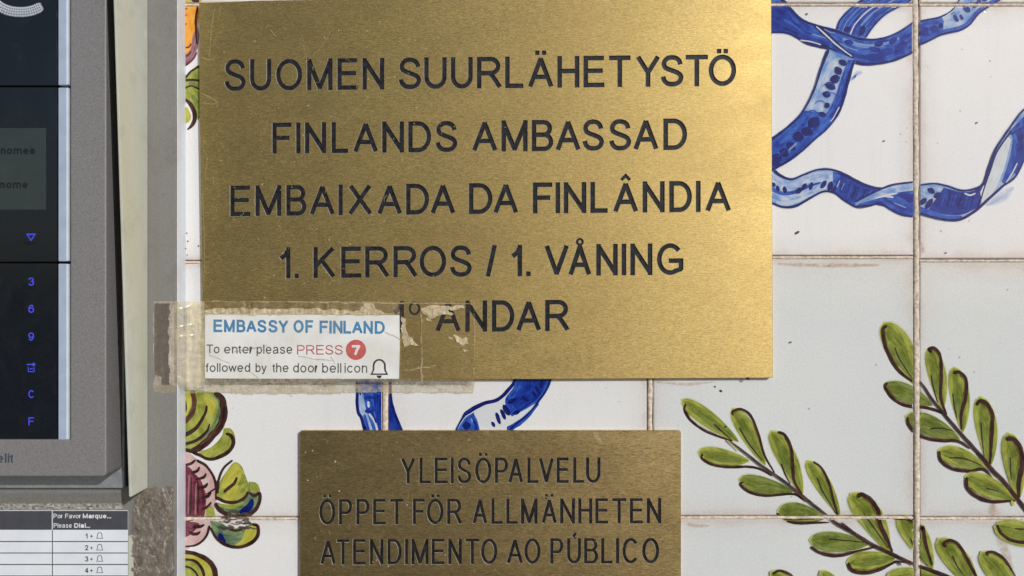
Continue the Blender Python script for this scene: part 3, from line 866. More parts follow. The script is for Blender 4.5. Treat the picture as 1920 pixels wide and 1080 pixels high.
r.stroke([(1597, 150), (1612, 135), (1618, 138)], [8, 11, 5], BH); r.stroke([(1601, 147), (1606, 139)], 3, BM)
r.finish('blue_ribbon', wall)

# --- lower rippling ribbon
r = Motif()
uE = [(1440, 300), (1451, 318), (1464, 329), (1484, 336), (1508, 327), (1534, 318), (1560, 318), (1586, 328), (1612, 342), (1637, 351), (1656, 353)]
lE = [(1440, 379), (1449, 381), (1469, 388), (1492, 386), (1518, 372), (1544, 359), (1565, 362), (1586, 377), (1609, 388), (1632, 385)]
r.stroke(uE, 8, BH); r.stroke(lE, 10, BH); r.band(uE, lE, BP)
r.band([(1562, 322), (1586, 330), (1612, 344), (1650, 354)], [(1562, 360), (1586, 376), (1609, 387), (1624, 383)], BM)
r.band([(1576, 326), (1600, 338), (1622, 349), (1646, 354)], [(1574, 366), (1592, 378), (1606, 380), (1625, 368)], BD)
r.stroke([(1440, 350), (1466, 362), (1490, 360), (1514, 350), (1540, 342)], [9, 7, 7, 6, 3], BM)
for X, Y, a_, b_, an in ((80, 410, 5, 4, 60), (110, 437, 6, 4, 75), (160, 447, 7, 4.5, 80), (262, 452, 8, 5, -40), (300, 425, 8, 4, -60), (350, 420, 8, 4, -75), (440, 408, 9, 5, -55), (490, 420, 10, 5.5, -70), (520, 440, 9, 4, -50), (545, 400, 9, 4, -70), (600, 400, 11, 4, -70), (640, 420, 10, 4, -70)):
    r.blob(1430+X/3.857, 240+Y/3.857, a_, b_*.9, an, BL if X < 540 else BD)
r.stroke([(1575, 338), (1569, 352)], 1.5, WG); r.stroke([(1584, 342), (1577, 357)], 1.5, BP)
for q in range(5): r.stroke([(1598+q*9, 348+q*2), (1588+q*9, 374)], 2.5, BL if q % 2 else BM)
r.stroke(uE, [7, 6, 5, 4, 3.5, 3.5, 3.5, 5, 5, 4, 3], BL); r.stroke(lE, [3, 3.5, 4, 5, 4.5, 3.5, 3, 4, 5, 4], BL)
uF = [(1604, 379), (1628, 366), (1653, 354), (1676, 346), (1714, 341)]; lF = [(1604, 387), (1632, 385), (1650, 381), (1671, 393), (1690, 402), (1714, 406)]
r.stroke(lF, 8, BH); r.band(uF, lF, BP)
r.band([(1610, 382), (1640, 374), (1660, 366), (1690, 360), (1714, 357)], [(1610, 387), (1640, 384), (1666, 390), (1690, 401), (1714, 405)], BM)
r.stroke([(1680, 364), (1696, 368), (1714, 374)], [4, 12, 16], BD); r.stroke([(1656, 371), (1680, 384), (1714, 396)], [3, 6, 9], BD)
r.stroke([(1640, 372), (1664, 366), (1684, 362)], [2, 4, 2], WG); r.stroke([(1655, 367), (1676, 370)], 3, WG); r.stroke([(1676, 380), (1700, 390)], 2.5, BP)
r.stroke(uF, [3, 3.5, 4, 4, 3.5], BL); r.stroke(lF, [4, 4, 3.5, 3.5, 4, 4], BL)
uG = [(1715, 349), (1749, 344), (1775, 348), (1803, 357), (1827, 354), (1845, 344), (1855, 313), (1868, 279), (1894, 240), (1920, 206), (1950, 190)]
lG = [(1715, 396), (1746, 406), (1775, 412), (1801, 411), (1828, 396), (1855, 372), (1881, 349), (1904, 331), (1921, 300), (1944, 262)]
r.stroke(lG, 9, BH); r.stroke(uG, 9, BH); r.stroke([(1850, 385), (1880, 368), (1902, 350)], [6, 26, 8], BH)
r.band(uG, lG, BP)
r.band([(1770, 352), (1803, 360), (1827, 357), (1845, 346)], [(1740, 394), (1775, 403), (1805, 402), (1836, 388)], BD)
r.band([(1718, 385), (1746, 394), (1775, 404), (1803, 404)], [(1718, 397), (1746, 405), (1775, 411), (1805, 409)], BM)
for x, y, a_, b_, an in ((1746, 358, 8, 5, 30), (1731, 378, 9, 5, -45), (1742, 382, 12, 5, -55), (1758, 366, 8, 5, -30), (1775, 392, 16, 6, 10), (1798, 394, 14, 7, -10), (1820, 382, 12, 8, -50)): r.blob(x, y, a_, b_, an, BL if x < 1760 else BD)
for q in range(6): r.stroke([(1772+q*11, 364), (1764+q*11, 388)], 2.2, BL if q % 2 else BM)
r.stroke([(1808, 362), (1820, 366), (1830, 362)], 3, WG)
r.band([(1893, 246), (1900, 260), (1893, 300), (1880, 340)], [(1950, 190), (1944, 262), (1921, 300), (1886, 346)], BM)
r.band([(1905, 250), (1908, 275), (1896, 320)], [(1950, 200), (1935, 268), (1906, 326)], BD); r.blob(1914, 258, 8, 5, -60, BL)
r.band([(1838, 360), (1852, 330), (1866, 292), (1888, 254)], [(1842, 388), (1868, 350), (1884, 310), (1896, 262)], WG)
r.stroke([(1835, 388), (1846, 352), (1857, 318), (1870, 284), (1896, 246)], [3, 2.5, 4, 3, 3], BL); r.stroke([(1886, 344), (1898, 325), (1908, 305)], 2.5, WG)
r.stroke(uG, [3, 3, 3, 3.5, 4, 5, 4, 3.5, 3, 3, 3], BL); r.stroke(lG, [4, 4, 4, 5, 5, 5, 4, 4, 3, 3], BL)
r.stroke([(1895, 252), (1904, 247), (1914, 240)], 2.5, BL)
r.finish('blue_ribbon', wall)

# --- ribbon ends between the plaques
z = lambda X, Y: (660+X/4.8, 700+Y/4.8)
r = Motif()
e1 = [z(45, 40), z(50, 320), z(85, 400), z(120, 520)]; e2 = [z(345, 40), z(350, 200), z(375, 330), z(450, 520)]
r.stroke(e1, 6, BH); r.stroke(e2, 7, BH)
r.band(e1, e2, BP)
r.band([z(100, 190), z(120, 300), z(150, 400), z(190, 520)], [z(270, 190), z(275, 300), z(275, 400), z(280, 520)], BM)
r.band([z(190, 190), z(205, 340), z(240, 520)], [z(270, 190), z(275, 300), z(280, 520)], BD)
r.band([z(330, 190), z(330, 330), z(330, 520)], [z(355, 190), z(375, 330), z(440, 520)], BD)
r.band([z(80, 70), z(80, 130), z(90, 190)], [z(280, 70), z(280, 130), z(270, 190)], BM)
r.stroke([z(110, 230), z(160, 215), z(200, 225)], 6, BD); r.stroke([z(115, 335), z(160, 345), z(205, 325)], 7, BD); r.stroke([z(145, 250), z(150, 310)], 5, WG)
r.stroke([z(150, 360), z(200, 430), z(230, 520)], 4, WG); r.stroke([z(110, 370), z(150, 520)], 5, BM); r.stroke([z(180, 350), z(220, 450)], 3, BL)
r.stroke(e1, [5, 6, 6, 7], BL); r.stroke(e2, [5, 4, 5, 5], BL); r.stroke([z(70, 60), z(75, 200)], 3, BL)
r.finish('blue_ribbon', wall)
r = Motif()
e1 = [z(1470, 40), z(1440, 110), z(1320, 230), z(1180, 275), z(1040, 350), z(990, 410), z(930, 520)]
e2 = [z(1790, 40), z(1760, 130), z(1680, 250), z(1590, 360), z(1450, 480), z(1400, 530)]
r.stroke(e1, 8, BH); r.stroke(e2, 8, BH)
r.band(e1, e2, WG)
r.band([z(1470, 40), z(1450, 130), z(1380, 230), z(1390, 330)], [z(1790, 40), z(1760, 130), z(1680, 250), z(1440, 390)], BM)
r.band([z(1560, 60), z(1500, 170), z(1420, 260)], [z(1760, 60), z(1680, 220), z(1500, 350)], BD)
for X, Y, a_, b_, an in ((1700, 110, 6, 3, 60), (1670, 150, 8, 3, 60), (1640, 185, 7, 3, 60), (1710, 85, 5, 3, 60), (1560, 230, 9, 3, 30), (1390, 330, 12, 5, 60), (1480, 350, 8, 4, -20), (1270, 460, 6, 3, 60), (1315, 405, 12, 3.5, 70), (1360, 370, 11, 3.5, 65), (1440, 250, 10, 4, -20)): r.blob(*z(X, Y), a_, b_, an, BL)
r.band([z(1100, 350), z(1020, 400), z(940, 520)], [z(1100, 370), z(1130, 430), z(1150, 520)], BM); r.blob(*z(1030, 470), 8, 8, 80, BL); r.stroke([z(1060, 390), z(1110, 450), z(1120, 520)], 5, BD); r.stroke([z(1070, 400), z(1085, 440)], 3, BP)
r.stroke([z(1680, 270), z(1560, 400), z(1400, 515)], [4, 9, 12], BM)
r.stroke(e1, [6, 6, 7, 7, 8, 4, 3], BL); r.stroke(e2, [4, 4, 4, 3.5, 3, 3], BL); r.stroke([z(1070, 315), z(1110, 300)], 3, BL)
r.finish('blue_ribbon', wall)

# --- leafy sprigs
def zz(ox, oy, sc): return lambda *pts: [(ox+x/sc, oy+y/sc) for x, y in pts]
z3 = zz(1270, 730, 4.32); z4 = zz(1420, 880, 5.4); z2 = zz(1620, 580, 5.4); z5 = zz(1660, 760, 5.4); z6 = zz(1680, 930, 7.2)
s = Motif()
s.leaf((1279, 750), (1385, 828), 31, LF, z3((68, 115), (58, 170), (110, 255), (220, 335), (330, 380), (450, 420)), 4.5, z3((295, 280), (360, 340), (450, 420)), 0)
s.leaf((1374, 767), (1435, 872), 33, LF, z3((455, 215), (448, 180), (520, 160), (600, 220), (660, 370), (705, 530), (790, 680)), 4.5, z3((500, 310), (580, 440), (690, 580)), -3)
s.leaf((1310, 848), (1405, 864), 34, LF, z3((205, 520), (200, 560), (280, 610), (420, 632), (580, 628), (680, 650), (770, 705)), 4.5, None, 3)
s.leaf((1446, 809), (1505, 928), 36, LF, z3((810, 345), (870, 370), (920, 470), (935, 600), (945, 740), (1010, 850)), 6, z3((840, 600), (880, 700), (920, 770)), -5)
s.leaf((1387, 899), (1487, 922), 34, LD, z3((540, 750), (510, 770), (580, 830), (700, 862), (830, 855), (950, 850), (1030, 900)), 4.5, None, 2)
s.leaf((1514, 865), (1575, 966), 30, LF, z3((1100, 585), (1170, 640), (1230, 760), (1270, 920), (1310, 1045)), 4.5, z3((1130, 710), (1180, 830), (1290, 1010)), -3)
s.leaf((1460, 958), (1546, 972), 38, LD, z4((200, 440), (250, 490), (400, 500), (650, 496)), 5, None, -2)
s.stroke(z4((300, 527), (420, 545), (580, 540), (735, 540)), [3, 5.5, 5, 2], MA)
s.leaf((1596, 926), (1668, 1034), 46, LF, z4((1005, 285), (1060, 255), (1150, 310), (1220, 420), (1245, 560), (1300, 680), (1370, 840)), 8.5, z4((1075, 440), (1180, 590), (1330, 800)), -7)
s.leaf((1520, 1013), (1628, 1021), 38, LD, z4((540, 785), (640, 845), (800, 878), (980, 840), (1200, 785)), 6, z4((720, 708), (860, 718), (1090, 740)), 0)
s.leaf((1590, 1056), (1680, 1046), 36, LF, z4((920, 945), (960, 1020), (1100, 1050), (1250, 1010), (1420, 925)), 7, None, 0)
s.leaf((1688, 968), (1749, 1066), 44, LF, z4((1390, 495), (1510, 500), (1600, 540), (1660, 600))+z6((365, 420), (400, 640), (490, 940)), 7, z6((195, 570), (280, 760), (440, 950)), -6)
s.leaf((1760, 1011), (1836, 1112), 44, LF, z6((690, 690), (640, 650), (720, 600), (830, 640), (930, 790), (1080, 1080), (1120, 1180)), 6, z6((760, 800), (830, 950), (940, 1100)), -5)
s.leaf((1841, 1036), (1916, 1136), 42, LF, z6((1250, 810), (1225, 770), (1310, 755), (1430, 820), (1520, 930), (1620, 1100)), 5, None, -4)
s.leaf((1866, 988), (1990, 1020), 46, LF, z6((1360, 385), (1420, 500), (1540, 595), (1740, 632), (1900, 640)), 5.5, z6((1600, 440), (1740, 450), (1900, 470)), 0)
s.leaf((1446, 1074), (1535, 1136), 34, LF, [(1448, 1077), (1462, 1070), (1480, 1076), (1490, 1086)], 5)
s.leaf((1540, 1072), (1600, 1146), 32, LF); s.leaf((1664, 1084), (1764, 1084), 40, LF)
s.stroke(z3((400, 400), (560, 520), (700, 630), (860, 740), (1010, 860), (1240, 1045))+z4((800, 545), (950, 630), (1180, 770), (1370, 860), (1600, 970))+[(1727, 1063), (1752, 1072), (1777, 1082), (1850, 1112)], [3, 4, 5, 5, 5.5, 5, 6, 6.5, 7, 7, 6.5, 7, 8, 9, 8], MA)
s.stroke(z4((850, 540), (930, 600), (1000, 660)), 4, MA); s.stroke(z4((1400, 920), (1460, 975)), 3.5, MA); s.stroke(z4((1400, 930), (1500, 940), (1560, 930)), 3, MA)
s.stroke(z3((950, 800), (1000, 860), (1060, 910)), 4, BR); s.stroke(z3((400, 410), (500, 500)), 2, M['yellow'])
s.finish('leafy_sprig', wall)
s = Motif()
s.leaf((1658, 606), (1717, 722), 50, LF, z2((235, 165), (195, 200), (200, 310), (250, 460), (350, 620), (510, 745)), 7, z2((310, 380), (360, 500), (500, 720)), -5)
s.leaf((1659, 722), (1749, 760), 34, LD, z2((240, 740), (215, 790), (300, 910), (440, 980), (600, 992), (720, 1020), (820, 1065)), 6, None, -2)
s.leaf((1743, 653), (1768, 768), 34, LF, z2((690, 440), (655, 405), (715, 395), (775, 480), (785, 680), (780, 900), (840, 1070)), 6, z2((680, 660), (700, 780), (750, 950)), -4)
s.leaf((1789, 690), (1806, 810), 36, LF, z2((900, 645), (970, 640), (1035, 720), (1030, 900), (985, 1060))+[(1803, 806)], 6.5, z2((900, 850), (915, 980), (945, 1110)), -4)
s.leaf((1838, 745), (1857, 874), 40, LF, z2((1135, 975), (1180, 925), (1250, 960), (1300, 1060))+z5((1085, 180), (1075, 350), (1060, 600)), 7.5, z5((970, 170), (980, 340), (1005, 530)), -4)
s.leaf((1700, 781), (1800, 824), 38, LD, z5((225, 115), (235, 190), (300, 275), (400, 328), (550, 357), (740, 365), (860, 440)), 6, z5((450, 240), (550, 230), (680, 255)), -2)
s.leaf((1761, 846), (1850, 880), 36, LF, z5((545, 460), (565, 560), (680, 642), (850, 668), (1000, 650), (1100, 760)), 6, z5((640, 530), (800, 540), (980, 610)), -3)
s.leaf((1811, 894), (1905, 940), 38, LF, z5((825, 725), (830, 830), (920, 920), (1080, 975), (1320, 965)), 7, z5((1020, 840), (1150, 870)), -2)
s.leaf((1891, 813), (1911, 936), 40, LF, z5((1215, 340), (1300, 345), (1375, 450), (1385, 620), (1352, 790), (1355, 940)), 9, z5((1265, 520), (1275, 760)), -3)
s.stroke(z2((560, 720), (620, 800), (700, 920), (800, 1040))+z5((640, 140), (770, 290), (950, 490), (1080, 650), (1200, 770), (1340, 950), (1410, 1040))+[(1950, 990)], [3.5, 4.5, 5, 5.5, 6, 6.5, 7.5, 8.5, 8, 8, 8, 7], MA)
s.stroke(z5((1280, 960), (1300, 1020)), 5, M['yellow'])
s.finish('leafy_sprig', wall)

# --- flower garland along the left, partly under the mounting plate
z7 = zz(340, 720, 5.4); z8 = zz(340, 900, 6.0)
f = Motif()
f.poly(z7((-60, 60), (140, 60), (300, 80), (410, 130), (465, 270), (420, 430), (300, 570), (150, 670), (-60, 640)), LF)
f.poly(z7((-60, 60), (90, 80), (95, 200), (40, 340), (-60, 400)), M['yellow'])
f.band(z7((300, 110), (370, 200), (330, 380), (180, 540), (20, 590)), z7((390, 130), (400, 240), (360, 390), (220, 560), (20, 610)), M['teal'])
f.stroke(z7((230, 130), (300, 200), (300, 320)), [8, 16, 6], M['yellow'])
f.stroke(z7((110, 60), (130, 190), (105, 300), (20, 400)), [9, 9, 10, 10], BR)
f.stroke(z7((35, 160), (45, 250), (20, 320)), 4, MA)
f.stroke(z7((255, 215), (240, 300), (160, 430), (70, 500), (-20, 525)), [4, 5.5, 7, 8, 8], MA)
f.stroke(z7((288, 400), (255, 480), (160, 565), (30, 612), (-30, 620)), [3, 5, 6, 5, 5], MA)
f.stroke(z7((330, 85), (410, 150), (430, 280), (400, 410), (300, 540), (190, 640), (100, 680)), [8, 12, 14, 14, 14, 13, 10], MA)
f.stroke(z7((390, 400), (300, 520), (190, 620)), [3, 5, 5], BR)
f.stroke(z7((10, 655), (100, 680), (160, 690)), [5, 8, 6], MA)
f.poly(z7((430, 450), (490, 445), (535, 500), (545, 580), (510, 680), (420, 745), (290, 775), (170, 700), (300, 640), (400, 540)), LF)
f.stroke(z7((470, 520), (420, 620), (300, 690)), [6, 16, 8], M['leaf'])
f.stroke(z7((445, 500), (505, 525), (525, 600), (480, 680), (380, 740), (280, 762), (180, 720), (110, 690)), [4, 7, 7.5, 7, 6.5, 6, 6, 6], MA)
# the pink bud
f.poly(z7((-40, 690), (60, 690), (160, 760), (260, 830), (330, 920), (365, 1060))+z8((400, 60), (390, 240), (350, 420), (310, 560), (230, 680), (110, 750), (-60, 760)), M['pink'])
f.poly(z7((-40, 820), (60, 830), (130, 900), (200, 980), (230, 1060))+z8((280, 180), (270, 330), (240, 430), (100, 450), (-50, 450)), M['crimson'])
f.poly(z8((-50, 470), (120, 470), (210, 500), (150, 570), (60, 640), (-50, 640)), M['crimson'])
for a in (z7((145, 765), (100, 805), (30, 822)), z7((185, 835), (160, 880), (100, 900)), z7((250, 900), (225, 945), (140, 965)), z7((268, 1000), (240, 1040), (170, 1050)), z8((298, 35), (260, 75), (180, 95)), z8((338, 135), (295, 185), (210, 205)), z8((340, 245), (290, 305), (220, 330)), z8((262, 500), (210, 525), (120, 530)), z8((215, 575), (180, 605), (120, 605), (90, 575))):
    f.stroke(a, [3]+[6]*(len(a)-2)+[4], MA)
for q in range(7): f.stroke([(350+q*4.5, 885+q*5), (349+q*4.5, 925), (348+q*4.5, 965)], random.uniform(1.5, 3), [M['crimson'], M['mauve'], MA][q % 3])
f.stroke(z7((150, 770), (250, 830), (330, 950), (358, 1080))+z8((395, 130), (390, 230)), [5, 5, 5, 6, 6, 4], MA)
f.stroke(z8((320, 510), (275, 640), (170, 730), (20, 752)), [5, 4.5, 4, 3], MA)
# green bracts
f.poly(z7((380, 1080), (390, 990), (460, 880), (540, 790), (610, 830), (650, 940))+z8((760, 60), (750, 150), (690, 220), (560, 260), (400, 190)), LF)
f.poly(z7((400, 1050), (440, 930), (530, 810), (600, 850), (600, 960), (520, 1060)), M['yellow'])
f.stroke(z8((640, 60), (560, 170), (470, 220)), [8, 18, 8], M['yellow'])
f.stroke(z7((520, 770), (430, 850), (380, 960), (370, 1070)), [4, 4.5, 5, 5], MA)
f.stroke(z7((565, 940), (530, 1010), (450, 1075), (430, 1100)), [4, 6, 6, 5], MA)
f.stroke(z8((410, 0), (400, 120), (420, 150)), 5, MA)
f.poly(z8((760, 20), (840, 30), (880, 90), (885, 170), (860, 280), (790, 370), (680, 410), (540, 400), (430, 330), (380, 250), (500, 280), (650, 260), (750, 170)), M['teal'])
f.poly(z8((770, 20), (840, 30), (880, 100), (850, 150), (770, 110)), LF)
f.stroke(z8((420, 280), (560, 300), (700, 250)), [5, 9, 5], LF)
f.stroke(z8((800, 210), (760, 310), (650, 370)), [6, 14, 8], M['blue_line'])
f.stroke(z8((755, 125), (710, 200), (610, 250), (500, 245), (390, 195)), [4, 6, 6, 6, 6], MA)
f.stroke(z8((760, 140), (820, 180), (880, 150), (875, 260), (805, 360), (690, 412), (550, 405), (430, 335), (375, 260)), [4, 6, 6, 7, 8, 8, 8, 8, 6], MA)
f.poly(z8((280, 330), (340, 290), (380, 390), (340, 430), (280, 420)), LF)
f.poly(z8((320, 450), (440, 480), (560, 545), (720, 520), (830, 490), (875, 550), (850, 650), (750, 735), (620, 765), (480, 725), (380, 640)), M['teal'])
f.poly(z8((820, 510), (860, 560), (830, 650), (740, 720), (600, 740), (680, 670), (730, 540)), M['yellow'])
f.stroke(z8((430, 600), (460, 680), (500, 710)), [8, 12, 6], M['blue_line'])
f.stroke(z8((790, 495), (860, 525), (852, 640), (765, 720), (630, 757), (500, 730), (390, 650), (325, 530)), [5, 6.5, 7, 7, 6, 6, 5, 4], MA)
f.stroke(z8((520, 545), (610, 570), (690, 550)), 5, MA)
# low flower
f.poly(z8((-60, 790), (100, 795), (260, 855), (370, 960), (415, 1090), (400, 1200), (-60, 1200)), M['yellow'])
f.poly(z8((-60, 900), (100, 890), (220, 970), (260, 1090), (240, 1200), (-60, 1200)), LF)
f.stroke(z8((-20, 810), (130, 825), (280, 890), (365, 990), (390, 1110)), [8, 8, 9, 10, 10], MA)
f.stroke(z8((-20, 895), (130, 905), (220, 980), (260, 1090)), [4, 5, 6, 6], MA)
f.stroke(z8((-20, 965), (90, 985), (160, 1040), (190, 1110)), 4, MA)
f.finish('painted_flower', wall)
g7 = Motif(1.8)
for q in range(26):
    x, y = 405+random.random()*60, 963+random.random()*28
    g7.stroke([(x, y), (x+random.uniform(4, 14), y+random.uniform(-5, 5)), (x+random.uniform(12, 24), y+random.uniform(-4, 6))], random.uniform(2, 6), M['grime'])
g7.finish('grime_patch', wall, clip=False)
f = Motif()
z1 = zz(0, 0, 3.6)
f.poly(z1((1180, 60), (1335, 40), (1335, 180), (1310, 320), (1260, 400), (1180, 430)), M['orange'])
f.poly(z1((1180, -60), (1345, -60), (1345, 25), (1180, 25)), M['yellow']); f.stroke(z1((1290, -10), (1345, 10)), 8, MA); f.stroke(z1((1228, 20), (1270, 20)), 5, M['orange'])
f.band(z1((1335, 180), (1300, 240), (1280, 340), (1190, 400)), z1((1345, 240), (1325, 350), (1270, 430), (1190, 470)), M['mauve'])
f.stroke(z1((1335, 30), (1322, 130), (1325, 260), (1330, 300)), [3, 5, 3, 3], MA)
for a in (z1((1228, 70), (1265, 55)), z1((1225, 110), (1262, 100)), z1((1240, 175), (1260, 155)), z1((1228, 220), (1242, 215)), z1((1228, 270), (1244, 280)), z1((1228, 315), (1270, 318), (1290, 290)), z1((1228, 385), (1270, 370), (1290, 345))): f.stroke(a, 3.4, M['crimson'])
f.stroke(z1((1180, 455), (1240, 445), (1300, 400), (1330, 350)), [3, 4, 4, 3], M['crimson'])
f.poly(z1((1240, 540), (1290, 480), (1350, 440), (1390, 600), (1345, 800), (1310, 770), (1250, 660)), LF)
f.poly(z1((1240, 740), (1260, 720), (1290, 790), (1260, 830), (1235, 820)), M['yellow']); f.stroke(z1((1270, 560), (1345, 580)), 9, LD); f.stroke(z1((1290, 640), (1340, 700)), 7, LD)
f.stroke(z1((1245, 530), (1290, 480), (1350, 445)), 4, MA); f.stroke(z1((1230, 545), (1290, 538), (1350, 545)), 4.5, MA); f.stroke(z1((1235, 600), (1290, 580), (1350, 605)), 3, MA)
f.stroke(z1((1240, 660), (1290, 710), (1315, 780), (1300, 840), (1262, 875)), [4, 7, 8, 7, 2], MA)
f.finish('painted_flower', wall)
# stains and chips
st = Motif(1.6)
st.stroke([(1862, 944), (1864, 960), (1862, 968)], [18, 22, 20], M['rust']); st.stroke([(1872, 1000), (1884, 1030), (1900, 1080)], [14, 22, 12], M['rust'])
st.stroke([(1290, 980), (1300, 985), (1330, 986)], [8, 10, 4], M['rust']); st.stroke([(1230, 716), (1290, 720), (1340, 716)], [4, 8, 3], M['rust'])

st.stroke([(1460, 494), (1540, 497), (1650, 496)], [6, 13, 6], M['rust']); st.stroke([(1730, 452), (1733, 475)], [5, 7], M['rust'])
st.finish('stain', wall, clip=False)
sp = Motif(1.3)
for x, y, a, b, an in ((1495, 436, 5, 2.2, -30), (1352, 733, 3, 1.6, 40), (1341, 725, 2, 1.2, 60), (1513, 26, 2.2, 2, 0), (1482, 642, 3, 1.2, -20), (1361, 800, 2, 1.4, 0), (350, 437, 1.3, 1.2, 0), (352, 452, 1.5, 1.2, 0), (348, 466, 1.3, 1.2, 0), (346, 468, 1.2, 1.6, 0), (372, 461, 1.5, 1.4, 0), (351, 478, 1.2, 1, 0), (1774, 474, 2, 1.2, 0), (1658, 264, 2, 1.4, 0), (1832, 230, 2, 1.6, 0)):
    sp.blob(x, y, a, b, an, M['speck'])
sp.finish('glaze_speck', wall, clip=False)

# ------------------------------------------------------------------ the two brass plaques
def plaque(label, outline, lines, hfront, mat, inkmat, off, group, thick=6.0):
    xs = [p[0] for p in outline]; ys = [p[1] for p in outline]
    t = thing('brass_plaque', W((min(xs)+max(xs))/2, (min(ys)+max(ys))/2, 0), label, 'plaque', group)
    loops = []
    for ln in lines: loops += line_loops(*ln, off)
    # engraved through the face sheet with sloping sides
    engraved_sheet('plate', outline, loops, mat, t, hfront)
    fill('engraved_lettering', loops, inkmat, t, hfront-2.3, 0, 0)
    return t
L1 = [('S', 420, 460), ('U', 468, 508), ('O', 517, 566), ('M', 575, 623), ('E', 632, 670), ('N', 679, 720), ('S', 747, 789), ('U', 795, 837), ('U', 845, 886), ('R', 894, 940), ('L', 947, 981), ('Ä', 990, 1037), ('H', 1045, 1086), ('E', 1094, 1133), ('T', 1142, 1182), ('Y', 1193, 1237), ('S', 1239, 1281), ('T', 1286, 1327), ('Ö', 1329, 1380)]
L2 = [('F', 510, 546), ('I', 555, 562.5), ('N', 571, 611), ('L', 621, 652), ('A', 662, 708), ('N', 716, 757), ('D', 765, 808), ('S', 816, 857), ('A', 885, 932), ('M', 940, 989), ('B', 997, 1037), ('A', 1042, 1088), ('S', 1092, 1132), ('S', 1142, 1183), ('A', 1188, 1234), ('D', 1244, 1288)]
L3 = [('E', 431, 469), ('M', 478, 527), ('B', 536, 574), ('A', 580, 627), ('I', 634, 642), ('X', 652, 697), ('A', 707, 753), ('D', 761, 804), ('A', 807, 853), ('D', 879, 923), ('A', 925, 971), ('F', 999, 1035), ('I', 1042, 1049.5), ('N', 1057, 1099), ('L', 1107, 1139), ('Â', 1150, 1196), ('N', 1205, 1246), ('D', 1255, 1297), ('I', 1305.5, 1313), ('A', 1323, 1370)]
L4 = [('1', 523, 544), ('.', 551, 560), ('K', 587, 628), ('E', 639, 677), ('R', 684, 729), ('R', 737, 782), ('O', 786, 836), ('S', 843, 884), ('/', 911, 930.5), ('1', 958, 978.5), ('.', 986, 995), ('V', 1022, 1069), ('Å', 1072, 1108), ('N', 1118, 1158), ('I', 1166, 1173.5), ('N', 1182, 1223), ('G', 1232, 1281)]
L4[11] = ('V', 1021, 1066); L4[12] = ('Å', 1066, 1108)
L5 = [('1', 736, 757), ('º', 765, 788), ('A', 816, 863), ('N', 872, 913), ('D', 922, 964), ('A', 968, 1014), ('R', 1022, 1067)]
big = plaque('large brushed brass plaque with five lines of engraved black capitals',
    [(373, 5), (480, 1), (700, -3), (1200, -6), (1446.5, -8), (1449.5, 706), (1449, 708.5), (1000, 711), (382, 712), (379, 560), (374, 200)],
    [(L1, (440, 111, 170.5), (1350, 102.5, 161)), (L2, (530, 230, 288), (1265, 222.5, 281)), (L3, (450, 348, 405.5), (1345, 339, 397)), (L4, (610, 463, 521.5), (1200, 457, 516)), (L5, (840, 564, 623), (1045, 562.5, 621))],
    11.5, M['brass'], M['ink'], 9.3, 'engraved brass plaques')
K1 = [('Y', 751.5, 778), ('L', 786, 807), ('E', 814.5, 839), ('I', 845, 850), ('S', 857, 883), ('Ö', 890.5, 921), ('P', 927.6, 952), ('A', 953, 980.5), ('L', 988.6, 1009), ('V', 1010, 1038), ('E', 1043.5, 1066), ('L', 1074.5, 1094.6), ('U', 1098.6, 1125.5)]
K2 = [('Ö', 598, 628), ('P', 635, 659.6), ('P', 667.6, 692), ('E', 699, 722.7), ('T', 730.7, 756), ('F', 773.7, 795.7), ('Ö', 800, 831), ('R', 838, 865.5), ('A', 885.7, 913), ('L', 921, 942), ('L', 949, 970), ('M', 976.5, 1007.4), ('Ä', 1015.4, 1043.6), ('N', 1050, 1077.7), ('H', 1084, 1110), ('E', 1116, 1140), ('T', 1147.5, 1173.8), ('E', 1181, 1205), ('N', 1212.7, 1239.6)]
K3 = [('A', 600, 629), ('T', 631, 654), ('E', 661.4, 685), ('N', 693, 718.4), ('D', 726, 752.7), ('I', 759, 764.5), ('M', 771, 803), ('E', 809, 832.8), ('N', 840, 865.5), ('T', 872, 898.5), ('O', 901.8, 932), ('A', 950, 980), ('O', 983, 1013), ('P', 1031.5, 1055.7), ('Ú', 1063, 1089), ('B', 1095, 1121), ('L', 1127, 1148), ('I', 1155, 1160.5), ('C', 1167, 1196), ('O', 1204, 1235.6)]
small = plaque('smaller duller brass plaque below the large one, three lines of narrow engraved capitals',
    rrect(562, 808, 1277, 1180, 3), [(K1, (827, 858.5, 907), (1112, 858, 906)), (K2, (710, 936, 984), (1226, 934.5, 982)), (K3, (645, 1011.5, 1059.5), (1220, 1009, 1057))],
    10.5, M['brass_dull'], M['ink_dull'], 6.7, 'engraved brass plaques')

# scuffs, tape lines and dried drops on the two plaques
M['scuff'] = paint_mat('pale scuff', srgb(168, 152, 104), srgb(206, 190, 140), (.25, .8), (3, 2))
M['gunk'] = paint_mat('dark gunk', srgb(24, 20, 20), srgb(52, 44, 40), (.7, 1), (3, 2))
rs = random.Random(11)
def scuffs(n, x0, x1, y0, y1, h, fixed, parent):
    m_ = Motif(h)
    for pts, wd in fixed: m_.stroke(pts, wd, M['scuff'])
    for q in range(n):
        x = x0+(x1-x0)*rs.random()**1.5; y = y0+(y1-y0)*rs.random()
        a = rs.uniform(0, 6.28); L_ = rs.choice([2, 3, 3, 4, 6, 9, 14]); b = a+rs.uniform(-.7, .7)
        m_.stroke([(x, y), (x+L_*.5*math.cos(a), y+L_*.5*math.sin(a)), (x+L_*math.cos(b), y+L_*math.sin(b))], rs.uniform(.5, 1.25) if L_ > 3 else rs.uniform(1, 2.2), M['scuff'])
        m_.h -= .028
    return m_
